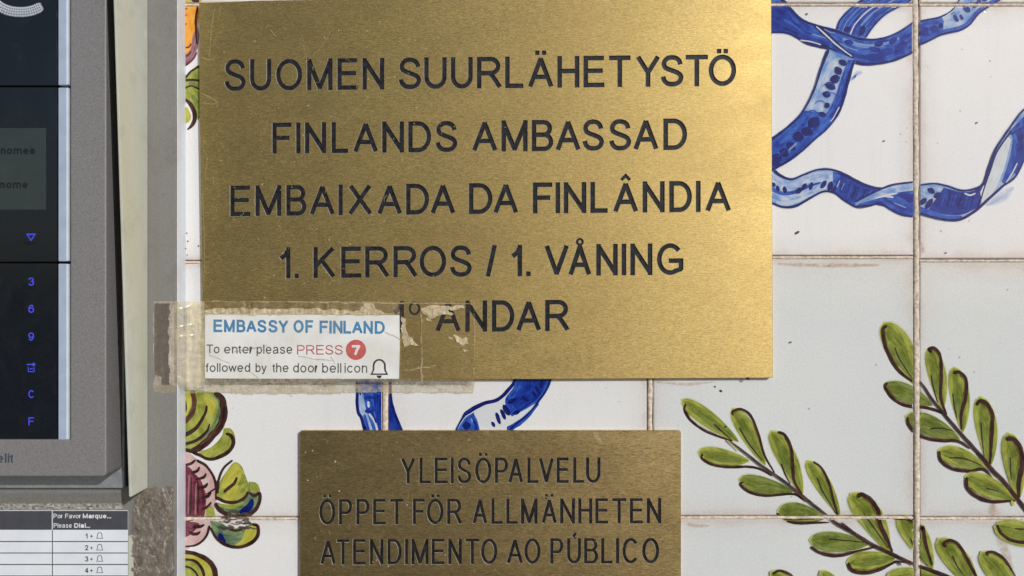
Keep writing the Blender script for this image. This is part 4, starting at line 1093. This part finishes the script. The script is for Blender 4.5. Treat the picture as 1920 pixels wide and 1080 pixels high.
sc1 = scuffs(190, 385, 1000, 8, 556, 11.6, [([(402, 14), (396, 60), (392, 108)], 1.2), ([(414, 10), (409, 40)], 1), ([(378, 108), (392, 112), (401, 110)], 1.5), ([(380, 175), (400, 186), (410, 193)], 1.6), ([(381, 193), (402, 195), (410, 190)], 1.4), ([(381, 280), (388, 296), (386, 320)], 1), ([(506, 55), (514, 64), (520, 70)], 1.6), ([(400, 330), (401, 345)], 1), ([(570, 120), (600, 90), (620, 60)], .8), ([(640, 240), (665, 210), (690, 180)], .8), ([(566, 70), (574, 110)], .7), ([(410, 300), (418, 303)], 1.6), ([(1020, 90), (1040, 120)], .8), ([(380, 360), (383, 460), (382, 540)], .9)], big)
sc1.finish('scuff_marks', big, clip=False)
sg = Motif(11.7); sg.blob(1402, 709.5, 4, 2.5, 0, M['gunk']); sg.finish('gunk_spot', big, clip=False)
sc2 = scuffs(70, 590, 1260, 815, 1075, 10.6, [([(1112, 812), (1118, 820), (1121, 830)], 1.5)], small)
sc2.finish('scuff_marks', small, clip=False)
for x, y in ((1047, 859), (1053, 861), (1059, 860), (1064, 862), (1078, 1009), (1024, 934), (900, 851), (812, 931)):
    sg = Motif(10.7); sg.blob(x, y, 2.2, 1.6, rs.uniform(0, 90), M['gunk']); sg.finish('gunk_spot', small, clip=False)

# ------------------------------------------------------------------ paper notice
M['paper'] = plain('white paper', (.76, .78, .78), .6, var=.06, scale=70, bumps=.6)
M['print_blue'] = plain('blue toner', srgb(72, 132, 178), .5, var=.18, scale=500)
M['print_grey'] = plain('grey toner', srgb(66, 68, 74), .5, var=.25, scale=600)
M['print_red'] = plain('red toner', srgb(196, 84, 88), .5, var=.15, scale=400)
M['print_press'] = plain('thin red toner', srgb(178, 84, 92), .5, var=.2, scale=500)
M['print_black'] = plain('black toner', srgb(36, 38, 46), .5, var=.3, scale=400)
note = thing('paper_notice', W(566, 650, 10), 'white paper notice with blue heading and red numbered circle, taped on the large plaque', 'notice')
HN = 12.5
fill('paper', [[(384, 589), (560, 589.5), (749, 591), (749.5, 650), (748, 711), (560, 711), (384, 709.5)]], M['paper'], note, HN, ext=.5)
HT = HN+.12
hd = word_loops('EMBASSY', 400, 540.5, 599, 622.8, 4.6, .008)+word_loops('OF', 550, 587, 600, 624, 4.6, .008)+word_loops('FINLAND', 599, 721.5, 601, 625.2, 4.6, .008)
fill('heading', hd, M['print_blue'], note, HT)
bd = word_loops('To', 387, 411.5, 646, 662.5, 2.2)+word_loops('enter', 420, 474, 646, 663, 2.2)+word_loops('please', 481, 548, 646, 663.5, 2.2)
bd += word_loops('followed', 385.5, 469, 681, 697.5, 2.2)+word_loops('by', 479, 500, 681, 697.8, 2.2)+word_loops('the', 510.5, 541, 681, 698, 2.2)+word_loops('door', 549.5, 596, 681, 698.5, 2.2)+word_loops('bell', 604, 640, 681, 699, 2.2)+word_loops('icon', 646, 688.5, 681, 699, 2.2)
fill('body_text', bd, M['print_grey'], note, HT)
fill('red_word', word_loops('PRESS', 557, 642.5, 647, 665, 2.2), M['print_press'], note, HT)
disc = fill('red_disc', [[(667.3+19*math.cos(a*math.pi/24), 656+19*math.sin(a*math.pi/24)) for a in range(48)]], M['print_red'], note, HT)
fill('numeral', place('7', 659.5, 676, 647, 665.5, 4.6), plain('white numeral', (.78, .77, .76), .5, var=.03), disc, HT+.1)
def bell_loops(cx, top, bot, hw, t):
    """outline of a hand-bell icon, open inside"""
    def shape(w_, tp, b_):
        pts = []
        n = 14
        hgt = b_-tp
        for i in range(n+1):
            a = math.pi - math.pi*i/n
            pts.append((cx+w_*.72*math.cos(a), tp+hgt*.40-hgt*.40*math.sin(a)))
        pts += [(cx+w_*.74, tp+hgt*.72), (cx+w_, b_), (cx-w_, b_), (cx-w_*.74, tp+hgt*.72)]
        return pts
    o = shape(hw, top, bot); i_ = shape(hw-t*1.55, top+t*1.1, bot-t*.9)
    return [o, i_]
bi = bell_loops(711, 673, 703, 17, 3.0)+[[(711-5, 704), (711+5, 704), (711+3.5, 708), (711, 709.5), (711-3.5, 708)]]
fill('bell_icon', bi, M['print_black'], note, HT)

# ------------------------------------------------------------------ clear tape over the notice
def tape_mat(name, rough=.22):
    m, nt, p = new_mat(name)
    at = N(nt, 'ShaderNodeAttribute', attribute_name='film')
    oc = objco(nt)
    f = noise(nt, mapping(nt, oc, (1, 1, 1)), 420, 4, .65)
    f2 = noise(nt, mapping(nt, oc, (420, 420, 50)), 1, 4, .6)
    v = mathn(nt, 'ADD', mathn(nt, 'MULTIPLY', f, .5), mathn(nt, 'MULTIPLY', f2, .5))
    nt.links.new(mixc(nt, .8, at.outputs['Color'], ramp(nt, v, [(.35, g(.78)), (.65, g(1.1))]), 'MULTIPLY'), p.inputs['Base Color'])
    a = mathn(nt, 'MULTIPLY', at.outputs['Alpha'], ramp(nt, v, [(.32, g(.6)), (.62, g(1.25))]))
    nt.links.new(a, p.inputs['Alpha'])
    p.inputs['Roughness'].default_value = rough; p.inputs['Specular IOR Level'].default_value = .5
    bump(nt, v, p, .18, .0003)
    return m
M['tape'] = tape_mat('yellowed clear tape')
def inside(pt, poly):
    x, y = pt; c = False; j = len(poly)-1
    for i in range(len(poly)):
        if (poly[i][1] > y) != (poly[j][1] > y) and x < (poly[j][0]-poly[i][0])*(y-poly[i][1])/(poly[j][1]-poly[i][1])+poly[i][0]: c = not c
        j = i
    return c
def seg(pt, a, b):
    ax, ay = a; bx, by = b; dx, dy = bx-ax, by-ay
    t = max(0, min(1, ((pt[0]-ax)*dx+(pt[1]-ay)*dy)/(dx*dx+dy*dy)))
    return math.hypot(pt[0]-ax-t*dx, pt[1]-ay-t*dy)
def sm(a, b, x):
    t = max(0, min(1, (x-a)/(b-a))); return t*t*(3-2*t)
def nz(x, y, s_, k=0): return mnoise.noise((x/s_, y/s_, k))
def sheet(name, x0, y0, x1, y1, step, hfun, cfun, mat, parent):
    nx = int((x1-x0)/step)+1; ny = int((y1-y0)/step)+1
    vs, cs, idx = [], [], {}
    for j in range(ny):
        for i in range(nx):
            x, y = x0+i*step, y0+j*step
            c = cfun(x, y)
            if c is None: continue
            idx[(i, j)] = len(vs); vs.append(W(x, y, hfun(x, y))); cs.append(c)
    fs = []
    for j in range(ny-1):
        for i in range(nx-1):
            q = [(i, j), (i, j+1), (i+1, j+1), (i+1, j)]
            if all(k in idx for k in q): fs.append(tuple(idx[k] for k in q))
    o = pymesh(name, vs, fs, mat, parent, smooth=True)
    at = o.data.color_attributes.new('film', 'FLOAT_COLOR', 'POINT')
    for i, c in enumerate(cs): at.data[i].color = c
    return o
HP = 34.0   # front of the mounting plate
def tape_h(x, y):
    if x < 326: h = HP+.9
    elif x < 384: h = HP+.9-(HP-13.0)*sm(330, 382, x)**.8
    else: h = 13.5 if x < 752 else 12.6
    if y > 709 and x > 384: h = h+(2.4-h)*sm(710, 722, y)
    if y > 709 and 326 <= x <= 384: h = h*(1-sm(712, 738, y)*.25)
    amp = 1.1 if (y > 712 and x > 384) else (.45 if 330 < x < 384 else .25)
    h += amp*(nz(x, y*2.5, 30)+.6*nz(x, y, 9, 3))
    h += (.9 if amp < 1 else 2.0)*max(0, 1-abs(nz(x*.6+y*.5, y-x*.25, 26, 40))*5)
    if y > 706 and x > 384: h = max(h, 2.0 if y > 717 else 13.0)
    return max(h, HP+.4) if x < 332 else h
MILK = (.60, .52, .345); TAN = (.50, .42, .28); BRN = (.16, .135, .115)
cracks = [((385, 564), (890, 570)), ((790, 590), (791, 716)), ((757, 695), (815, 686)), ((890, 566), (889, 735)), ((455, 566), (467, 588)), ((467, 570), (468, 590)), ((614, 566), (615, 580)), ((720, 620), (752, 637)),
          ((392, 666), (430, 680)), ((470, 698), (490, 714)), ((560, 668), (622, 677)), ((622, 668), (628, 682)), ((380, 566), (400, 588)), ((440, 660), (500, 648)), ((800, 716), (830, 735)), ((560, 716), (700, 722)), ((386, 720), (520, 716)), ((520, 716), (700, 735)), ((870, 716), (892, 732))]
flakes = [[(752, 592), (762, 596), (760, 612), (766, 628), (786, 650), (770, 645), (758, 650), (753, 630)], [(684, 566), (700, 566), (704, 578), (722, 586), (672, 588)], [(790, 578), (815, 571), (830, 574), (868, 572), (872, 578), (840, 582), (852, 590), (830, 590), (806, 598), (800, 590), (792, 588)], [(800, 593), (812, 605), (798, 600)], [(850, 626), (868, 636), (874, 632), (878, 642), (868, 650), (856, 640)], [(842, 630), (850, 632), (848, 637), (842, 636)], [(868, 655), (876, 657), (872, 662)], [(385, 580), (420, 577), (520, 580), (560, 577), (690, 584), (746, 590), (384, 590)]]
def tape_c(x, y):
    n1 = nz(x, y, 14, 1); n2 = nz(x, y, 5, 2); n3 = nz(x, y, 40, 4)
    if x < 287+2*n1 or x > 891+4*n1: return None
    if y < 564+1.5*nz(x, 0, 30, 8) or y > 737+2.5*nz(x, 1, 25, 8)+(2 if 440 < x < 640 else 0): return None
    col, a = MILK, .05
    if x < 326:
        # stuck hard to the plate: reads brown
        if x > 289 and x < 320+3*n1 and y > 568 and not (y > 706+6*n2 and x < 303) and y < 724+8*n2: col, a = BRN, .74+.15*n3
        else: col, a = (.50, .44, .38), .62
        if 317+3*n1 < x < 326: col, a = (.60, .53, .46), .7
        if y > 722: col, a = MILK, .3
    elif x < 384:
        a = .48+.14*nz(x*2.2, y*.25, 9, 50)+.12*n1
        if 350 < x < 380: col = (.66, .59, .41); a = .68+.14*n1
        if x > 376: col = (.52, .46, .32); a = .75
        if y > 726+4*n1: a *= .45
    elif y > 710:
        a = .50+.4*n1+.25*n2
        if y < 722+5*n1: col = (.36, .32, .24) if n2 > -.25 else MILK; a = .62+.3*n2
        if x > 640: a *= .75
        if y > 733: a = .55
        if x > 770 and y < 716: a = .6; col = (.30, .22, .12)
    elif y < 590 and x < 750:
        col = TAN; a = .16+.25*n1
    elif x > 750:
        col = (.20, .14, .07); a = .16+.12*n3
        if 790 < x: a = .07+.08*n3
    else:
        a = max(0, .06+.10*n3)
    for i, fl in enumerate(flakes):
        if inside((x+3*n2, y+3*n1), fl): col, a = (.72, .62, .42), .72+.3*n2
    for i, (p, q) in enumerate(cracks):
        d = seg((x+2.2*nz(x, y, 18, 6), y+2.2*nz(x, y, 18, 7)), p, q)
        wd = 1.25 if i < 4 else .9
        if d < wd:
            if 384 < x < 750 and 592 < y < 709: col, a = (.42, .40, .38), .45
            else: col, a = (.66, .56, .36), .5
    return (*col, max(0, min(1, a)))
tp = sheet('clear_tape', 285, 562, 896, 742, 1.5, tape_h, tape_c, M['tape'], None)
tag(tp, 'wide yellowed clear tape, wrinkled and torn, holding the paper notice across plaque and metal plate', 'tape')
def rem_c(x, y):
    n1 = nz(x, y, 8, 1)
    if x < 1112+5*n1+max(0, (y-812)*.55) or x > 1274.5: return None
    a = .10+.08*n1; col = (.62, .50, .28)
    if y > 832.4 or x < 1119+5*n1+(y-812)*.6: a, col = .38, (.66, .54, .32)
    return (*col, a)
tp2 = sheet('tape_remnant', 1108, 811, 1276, 834, 1.4, lambda x, y: 11.0, rem_c, M['tape'], None)
tag(tp2, 'thin leftover strip of clear tape at the top right of the smaller plaque', 'tape')

# ------------------------------------------------------------------ metal mounting plate, hood, intercom
M['plate_grey'] = worn('grey painted steel', (.205, .205, .20), .55, stain=(.17, .16, .14))
M['hood'] = worn('pale green grey steel', (.52, .55, .50), .5, stain=(.50, .49, .34), amount=.5, gv=.04)
M['bezel'] = plain('grey metallic casting', (.255, .25, .258), .48, metal=.25, var=.2, scale=1500, bumps=.25)
M['frame'] = plain('grey metal back frame', (.52, .56, .60), .5, metal=.75, var=.12, scale=600, bumps=.2)
M['glass'] = smeared_glass('black glass', (.005, .008, .013))
M['bar'] = plain('sky tinted acrylic bar', (.37, .455, .60), .22, var=.08, scale=120)  # the bars' blue is sky reflection put into the base colour
M['barlip'] = plain('pale acrylic lip', (.62, .70, .78), .25, var=.05, scale=120)
M['lcd'] = plain('unlit liquid crystal', (.034, .048, .048), .25, var=.1, scale=100)
M['lcdtext'] = plain('liquid crystal segments', (.010, .014, .016), .3)
M['key'] = plain('blue lit symbol', (.05, .05, .3), .4, emit=(.04, .06, 1, 1), estr=.6)
M['grille'] = None
# plate: front at HP, right edge of the front reads at x=330
mp = fill('mounting_plate', [rect(-620, -700, 329.5, 1500)], M['plate_grey'], None, HP, ext=HP-2.6, bev=.8, res=1)
# white edge trim that wraps the plate's right side
tag(mp, 'flat grey steel plate on the wall behind the intercom, worn at its lower part', 'plate')
M['trim'] = worn('white edge trim', (.64, .69, .77), .4, stain=(.5, .48, .43), amount=.35, gv=.04)
kx = 1-HP/D
ax = lambda v, h: 960+(v-960)*(1-h/D)
ay = lambda v, h: 540+(v-540)*(1-h/D)
def boxr(bm_, x0, x1, y0, y1, h0, h1, mi=0):
    """box in true wall units"""
    vs = [bm_.verts.new(((x-960)*S, -h*S, Z0+(540-y)*S)) for h in (h0, h1) for y in (y0, y1) for x in (x0, x1)]
    for q in ((0, 1, 3, 2), (4, 6, 7, 5), (0, 4, 5, 1), (2, 3, 7, 6), (0, 2, 6, 4), (1, 5, 7, 3)):
        f_ = bm_.faces.new([vs[i] for i in q]); f_.material_index = mi
def from_bm(name, bm_, mats, parent, bevel=0.0, seg_=2, label=None):
    bmesh.ops.recalc_face_normals(bm_, faces=bm_.faces)
    if bevel: bmesh.ops.bevel(bm_, geom=bm_.edges[:], offset=bevel*S, segments=seg_, affect='EDGES', clamp_overlap=True)
    me_ = bpy.data.meshes.new(name); bm_.to_mesh(me_); bm_.free()
    return link(name, me_, mats, parent, label)
rx = 960+(330-960)*kx
bm = bmesh.new(); boxr(bm, rx+.9, rx+2.6, -680, 1480, .4, HP-.8)
tr = from_bm('edge_trim', bm, M['trim'], mp, .4)
# rain hood
hood = thing('rain_hood', W(0, 400, HP), 'pale green grey steel rain hood flaring out around the intercom panel', 'hood')
hx = 960+(277-960)*kx            # outer face at the plate, true units
yb = 540+(915-540)*kx
def hood_depth(y):               # the hood deepens towards its top
    return 92.5+(yb-y)*(146-92.5)/(yb-(-0.0))
def wall_side(sx, x_out, th):
    bm_ = bmesh.new()
    yt = -420
    vs = []
    for x in (x_out, x_out-sx*th):
        for (y, h) in ((yt, HP+.3), (yb, HP+.3), (yb, hood_depth(yb)), (yt, hood_depth(yt))):
            vs.append(bm_.verts.new(((x-960)*S, -h*S, Z0+(540-y)*S)))
    for q in ((0, 1, 2, 3), (7, 6, 5, 4), (0, 4, 5, 1), (1, 5, 6, 2), (2, 6, 7, 3), (3, 7, 4, 0)): bm_.faces.new([vs[i] for i in q])
    return bm_
from_bm('side_wall', wall_side(1, hx, 4.5), M['hood'], hood, 1.1)
M['gap_shade'] = plain('black shade sheet', (.012, .012, .013), .95)  # black sheets added to deepen the shade between hood and intercom
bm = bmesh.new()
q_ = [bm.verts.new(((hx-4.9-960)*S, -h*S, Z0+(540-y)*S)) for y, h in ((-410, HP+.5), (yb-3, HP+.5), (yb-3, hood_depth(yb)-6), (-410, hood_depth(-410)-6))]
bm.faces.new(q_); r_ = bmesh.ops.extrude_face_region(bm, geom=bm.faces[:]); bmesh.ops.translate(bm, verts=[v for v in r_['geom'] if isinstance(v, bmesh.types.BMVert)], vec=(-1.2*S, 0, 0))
from_bm('gap_shade', bm, M['gap_shade'], hood)
bm = bmesh.new(); boxr(bm, ax(232, 45)+.5, hx-6.3, -410, yb-3, HP+.3, HP+2); from_bm('gap_shade', bm, M['gap_shade'], hood)  # black box added on the gap floor, standing in for shade
xl = -300
from_bm('side_wall', wall_side(-1, xl, 4.5), M['hood'], hood, 1.1)
bm = bmesh.new(); boxr(bm, xl+5, hx-5, -424, -419, HP+.3, hood_depth(-420)+6); from_bm('roof', bm, M['hood'], hood, .8)

ic = thing('door_intercom', W(-10, 400, HP), 'grey cased door intercom panel with black glass modules and blue lit keys', 'intercom')
k100 = 1-100/D; k50 = 1-50/D
# base frame
bm = bmesh.new(); boxr(bm, -276, ax(232, 45), -330, ay(915.5, 45), HP+.2, 45); from_bm('base_frame', bm, M['frame'], ic, 1.2)
# cast bezel with its window
fill('bezel', [rrect(-258, -330, 196, 891, 5), rect(-160, -200, 134, 827)], M['bezel'], ic, 100, ext=49, bev=2.3, res=2)
# recessed tray and the three glass modules
bm = bmesh.new(); boxr(bm, ax(-165, 80), ax(139, 80), ay(-205, 80), ay(832, 80), 56, 80); from_bm('tray', bm, plain('black tray', (.01, .01, .012), .6), ic)
mods = [(-196, 160), (163.5, 490.5), (494, 826)]
gl = []
for (a, b) in mods:
    bm = bmesh.new(); boxr(bm, ax(-128, 95), ax(107, 95), ay(a, 95), ay(b, 95), 80.3, 95); gl.append(from_bm('glass_module', bm, M['glass'], ic, .8))
    bm = bmesh.new()
    boxr(bm, ax(109, 97), ax(123.5, 97), ay(a+.5, 97), ay(b-.5, 97), 80.3, 97)
    lb = from_bm('light_bar', bm, M['bar'], ic, .9)
    bm = bmesh.new()
    boxr(bm, ax(124.2, 94), ax(128.5, 94), ay(a+1, 94), ay(b-1, 94), 80.3, 95.5)
    from_bm('bar_lip', bm, M['barlip'], lb, .8)
    bm = bmesh.new(); boxr(bm, ax(-152, 97), ax(-131, 97), ay(a+.5, 97), ay(b-.5, 97), 80.3, 97); from_bm('light_bar', bm, M['bar'], ic, .9)
# speaker grille: a smile of perforated metal
m, nt, p = new_mat('perforated grille')
uvn = N(nt, 'ShaderNodeUVMap', uv_map='arc').outputs[0]
vo = N(nt, 'ShaderNodeTexVoronoi'); vo.inputs['Scale'].default_value = 1; vo.inputs['Randomness'].default_value = .12
nt.links.new(uvn, vo.inputs['Vector'])
nt.links.new(ramp(nt, vo.outputs['Distance'], [(.26, (.06, .09, .15, 1)), (.40, (.60, .66, .74, 1))]), p.inputs['Base Color']); p.inputs['Roughness'].default_value = .4; p.inputs['Metallic'].default_value = .2
M['grille'] = m
vs, fs, uvs = [], [], []
arc = catmull([(-22, -20), (-8, 6), (14, 19), (40, 22.5), (62, 19), (79, 11)], 3)
for i, (x, y) in enumerate(arc):
    a = arc[max(0, i-1)]; b = arc[min(len(arc)-1, i+1)]; t = Vector((b[0]-a[0], b[1]-a[1])).normalized()
    wd = 9.5*math.sqrt(max(.12, 1-max(0, (i-len(arc)+4)/4)**2))
    for c in range(5):
        u = (c-2)/2; vs.append(W(x+t.y*wd*u, y-t.x*wd*u, 95.6+1.2*(1-u*u))); uvs.append((c*1.0, i*.72))
for i in range(len(arc)-1):
    for c in range(4): fs.append((i*5+c, i*5+c+1, i*5+c+6, i*5+c+5))
gr = pymesh('speaker_grille', vs, fs, M['grille'], ic, smooth=True)
ul = gr.data.uv_layers.new(name='arc')
for lp in gr.data.loops: ul.data[lp.index].uv = uvs[lp.vertex_index]
# display
scr = fill('display', [rect(-106, 240, 86.5, 393)], M['lcd'], ic, 95.25)
fill('display_text', word_loops('nomes', 1, 65, 275, 289, 3.0)+word_loops('nome', 0, 52, 339, 353, 3.0), M['lcdtext'], scr, 95.4)
# keys
tri = [[(48.5, 438), (67.5, 438), (58, 452.5)], [(52.5, 440.5), (63.5, 440.5), (58, 448.6)]]
fill('key_symbol', tri, M['key'], ic, 95.3)
def key(ch, y): fill('key_symbol', place(ch, 53, 63.5, y-7.5, y+7.5, 2.2), M['key'], ic, 95.3)
for ch, y in (('3', 528), ('6', 579), ('9', 631), ('C', 739), ('F', 790)): key(ch, y)
kk = [rect(50, 682.2, 60, 684.6), [(63+3.2*math.cos(a*math.pi/6), 683.4+3.2*math.sin(a*math.pi/6)) for a in range(12)], [(52, 688), (53.6, 688), (53.6, 696), (62.8, 696), (62.8, 688), (64.5, 688), (64.5, 697.6), (52, 697.6)], rect(55.5, 690.5, 61, 692.5)]
fill('key_symbol', kk, M['key'], ic, 95.3)
for y in (444, 528, 579, 631, 688, 739, 790):       # raised touch dimples that catch the light
    vs, fs = [], []
    for i in range(12):
        a = i*math.pi/6; vs += [W(55+15*math.cos(a), y+4+12*math.sin(a), 95.05), W(55+9*math.cos(a), y+4+7*math.sin(a), 95.22)]
    for i in range(12): q = (i+1) % 12; fs.append((2*i, 2*i+1, 2*q+1, 2*q))
    fs.append(tuple(2*i+1 for i in reversed(range(12))))
    pymesh('key_dimple', vs, fs, M['glass'], ic, smooth=True)
M['brand'] = plain('dark blue grey lettering', (.055, .07, .10), .5)
fill('maker_lettering', word_loops('comelit', -62, 25.5, 850, 868, 3.2), M['brand'], ic, 100.25)

# ------------------------------------------------------------------ directory card
M['card'] = plain('white card', (.74, .79, .86), .45, var=.06, scale=60, bumps=.05)
M['card_dark'] = plain('charcoal print', srgb(72, 74, 82), .5, var=.12, scale=300)
M['card_line'] = plain('grey rule', srgb(58, 66, 76), .5)
M['card_white'] = plain('white print', (.72, .74, .76), .5, var=.05)
M['card_ink'] = plain('dark print', srgb(40, 44, 58), .5)
dc = thing('directory_card', W(0, 1030, HP), 'white printed resident list card with charcoal header, below the intercom', 'card')
HC = HP+1.2
fill('card', [rect(-380, 957, 239.5, 1260)], M['card'], dc, HC, ext=.9)
fill('header', [rect(-380, 958, 97, 993.5), rect(98.6, 958, 239.5, 993.5)], M['card_dark'], dc, HC+.15)
rules = [rect(-380, y-.9, 97.2, y+.9) for y in (1015.5, 1037, 1058.6, 1080, 1101.5, 1123)]+[rect(99, y-.9, 239.4, y+.9) for y in (1015.5, 1037, 1058.6, 1080, 1101.5, 1123)]+[rect(97.3, 994, 98.9, 1259)]
fill('rule_lines', rules, M['card_line'], dc, HC+.15)
ht = word_loops('Por', 100, 117, 963.3, 971.9, 1.25)+word_loops('Favor', 122, 151, 963.3, 971.9, 1.25)+word_loops('Marque...', 155, 208, 963.3, 971.9, 1.8)+word_loops('Please', 100.5, 134.5, 981, 989.8, 1.25)+word_loops('Dial...', 139, 168.5, 981, 989.8, 1.8)
fill('header_text', ht, M['card_white'], dc, HC+.3)
rt = []; bl = []
for ch, y in (('1', 1005), ('2', 1027), ('3', 1048), ('4', 1069.5)):
    rt += place(ch, 159, 165.4, y-4.8, y+5, 1.7) if ch != '1' else place(ch, 160, 164, y-4.8, y+5, 1.7)
    rt += [[(168.8, y-.1), (170.7, y-.1), (170.7, y-2), (172.1, y-2), (172.1, y-.1), (174, y-.1), (174, y+1.2), (172.1, y+1.2), (172.1, y+3.1), (170.7, y+3.1), (170.7, y+1.2), (168.8, y+1.2)]]
    bl += bell_loops(186.7, y-7, y+5, 6.6, 1.15)
fill('row_text', rt, M['card_ink'], dc, HC+.15)
fill('row_bell', bl, M['card_line'], dc, HC+.15)

# ------------------------------------------------------------------ old glue and mortar on the plate beside the card
def crust_mat():
    m, nt, p = new_mat('old brown glue')
    oc = objco(nt)
    a = noise(nt, mapping(nt, oc, (1, 1, .6)), 330, 10, .8, .1)
    b = noise(nt, oc, 60, 4)
    c = ramp(nt, a, [(.30, (.045, .038, .032, 1)), (.48, (.15, .125, .10, 1)), (.66, (.24, .205, .165, 1))])
    hair = noise(nt, mapping(nt, oc, (1, 1, .45)), 110, 6, .62, 1.6)
    c = mixc(nt, ramp(nt, hair, [(.485, g(0)), (.50, g(.75)), (.515, g(0))]), c, (.50, .47, .42, 1))
    hair2 = noise(nt, mapping(nt, oc, (1, 1, .3)), 260, 4, .6, .8)
    c = mixc(nt, ramp(nt, hair2, [(.60, g(0)), (.66, g(.7))]), c, (.52, .49, .43, 1))
    c = mixc(nt, ramp(nt, b, [(.45, g(0)), (.7, g(.5))]), c, (.13, .12, .115, 1))
    nt.links.new(c, p.inputs['Base Color']); p.inputs['Roughness'].default_value = .8
    bump(nt, a, p, .8, .0005)
    return m
M['crust'] = crust_mat()
def crust_c(x, y):
    n1 = nz(x, y, 22, 11); n2 = nz(x, y, 7, 12)
    l = 249+8*sm(940, 925, y)+3*n1+1.5*n2 - sm(930, 1010, y)*3
    if x < l or x > 327 or y < 914+9*n1+5*n2+(x-300)*.12: return None
    return (.3, .25, .2, 1)
cr = sheet('glue_crust', 238, 902, 330, 1240, 2.0, lambda x, y: HP+.7+max(0, 1.0+2.2*nz(x, y, 12, 20)+1.4*nz(x, y, 5, 21))*sm(326, 312, x), crust_c, M['crust'], None)
tag(cr, 'rough brown crust of old glue on the grey plate right of the resident list card', 'glue residue')
gs = fill('paint_strip', [[(240.5, 1005), (249, 1003), (250, 1060), (248.5, 1200), (240.5, 1200)]], M['hood'], None, HP+1.6, ext=1.2)
tag(gs, 'narrow pale green strip along the right edge of the resident list card', 'strip')
def band_c(x, y):
    n1 = nz(x, y, 6, 30); n2 = nz(x*.5, y, 3, 31)
    if x > 233+3*n1: return None
    if y > 944+2*n1: return (.52, .51, .47, .55+.6*n2) if n2 > -.3 else (.12, .11, .10, .6)
    return (.27, .26, .24, .35+.3*n1)
bs = sheet('tape_strip', -60, 925, 236, 956.5, 1.8, lambda x, y: HP+.6+.5*nz(x, y, 6, 5), band_c, M['tape'], None)
tag(bs, 'grimy strip of clear tape with frayed lower edge between intercom and resident list card', 'tape')
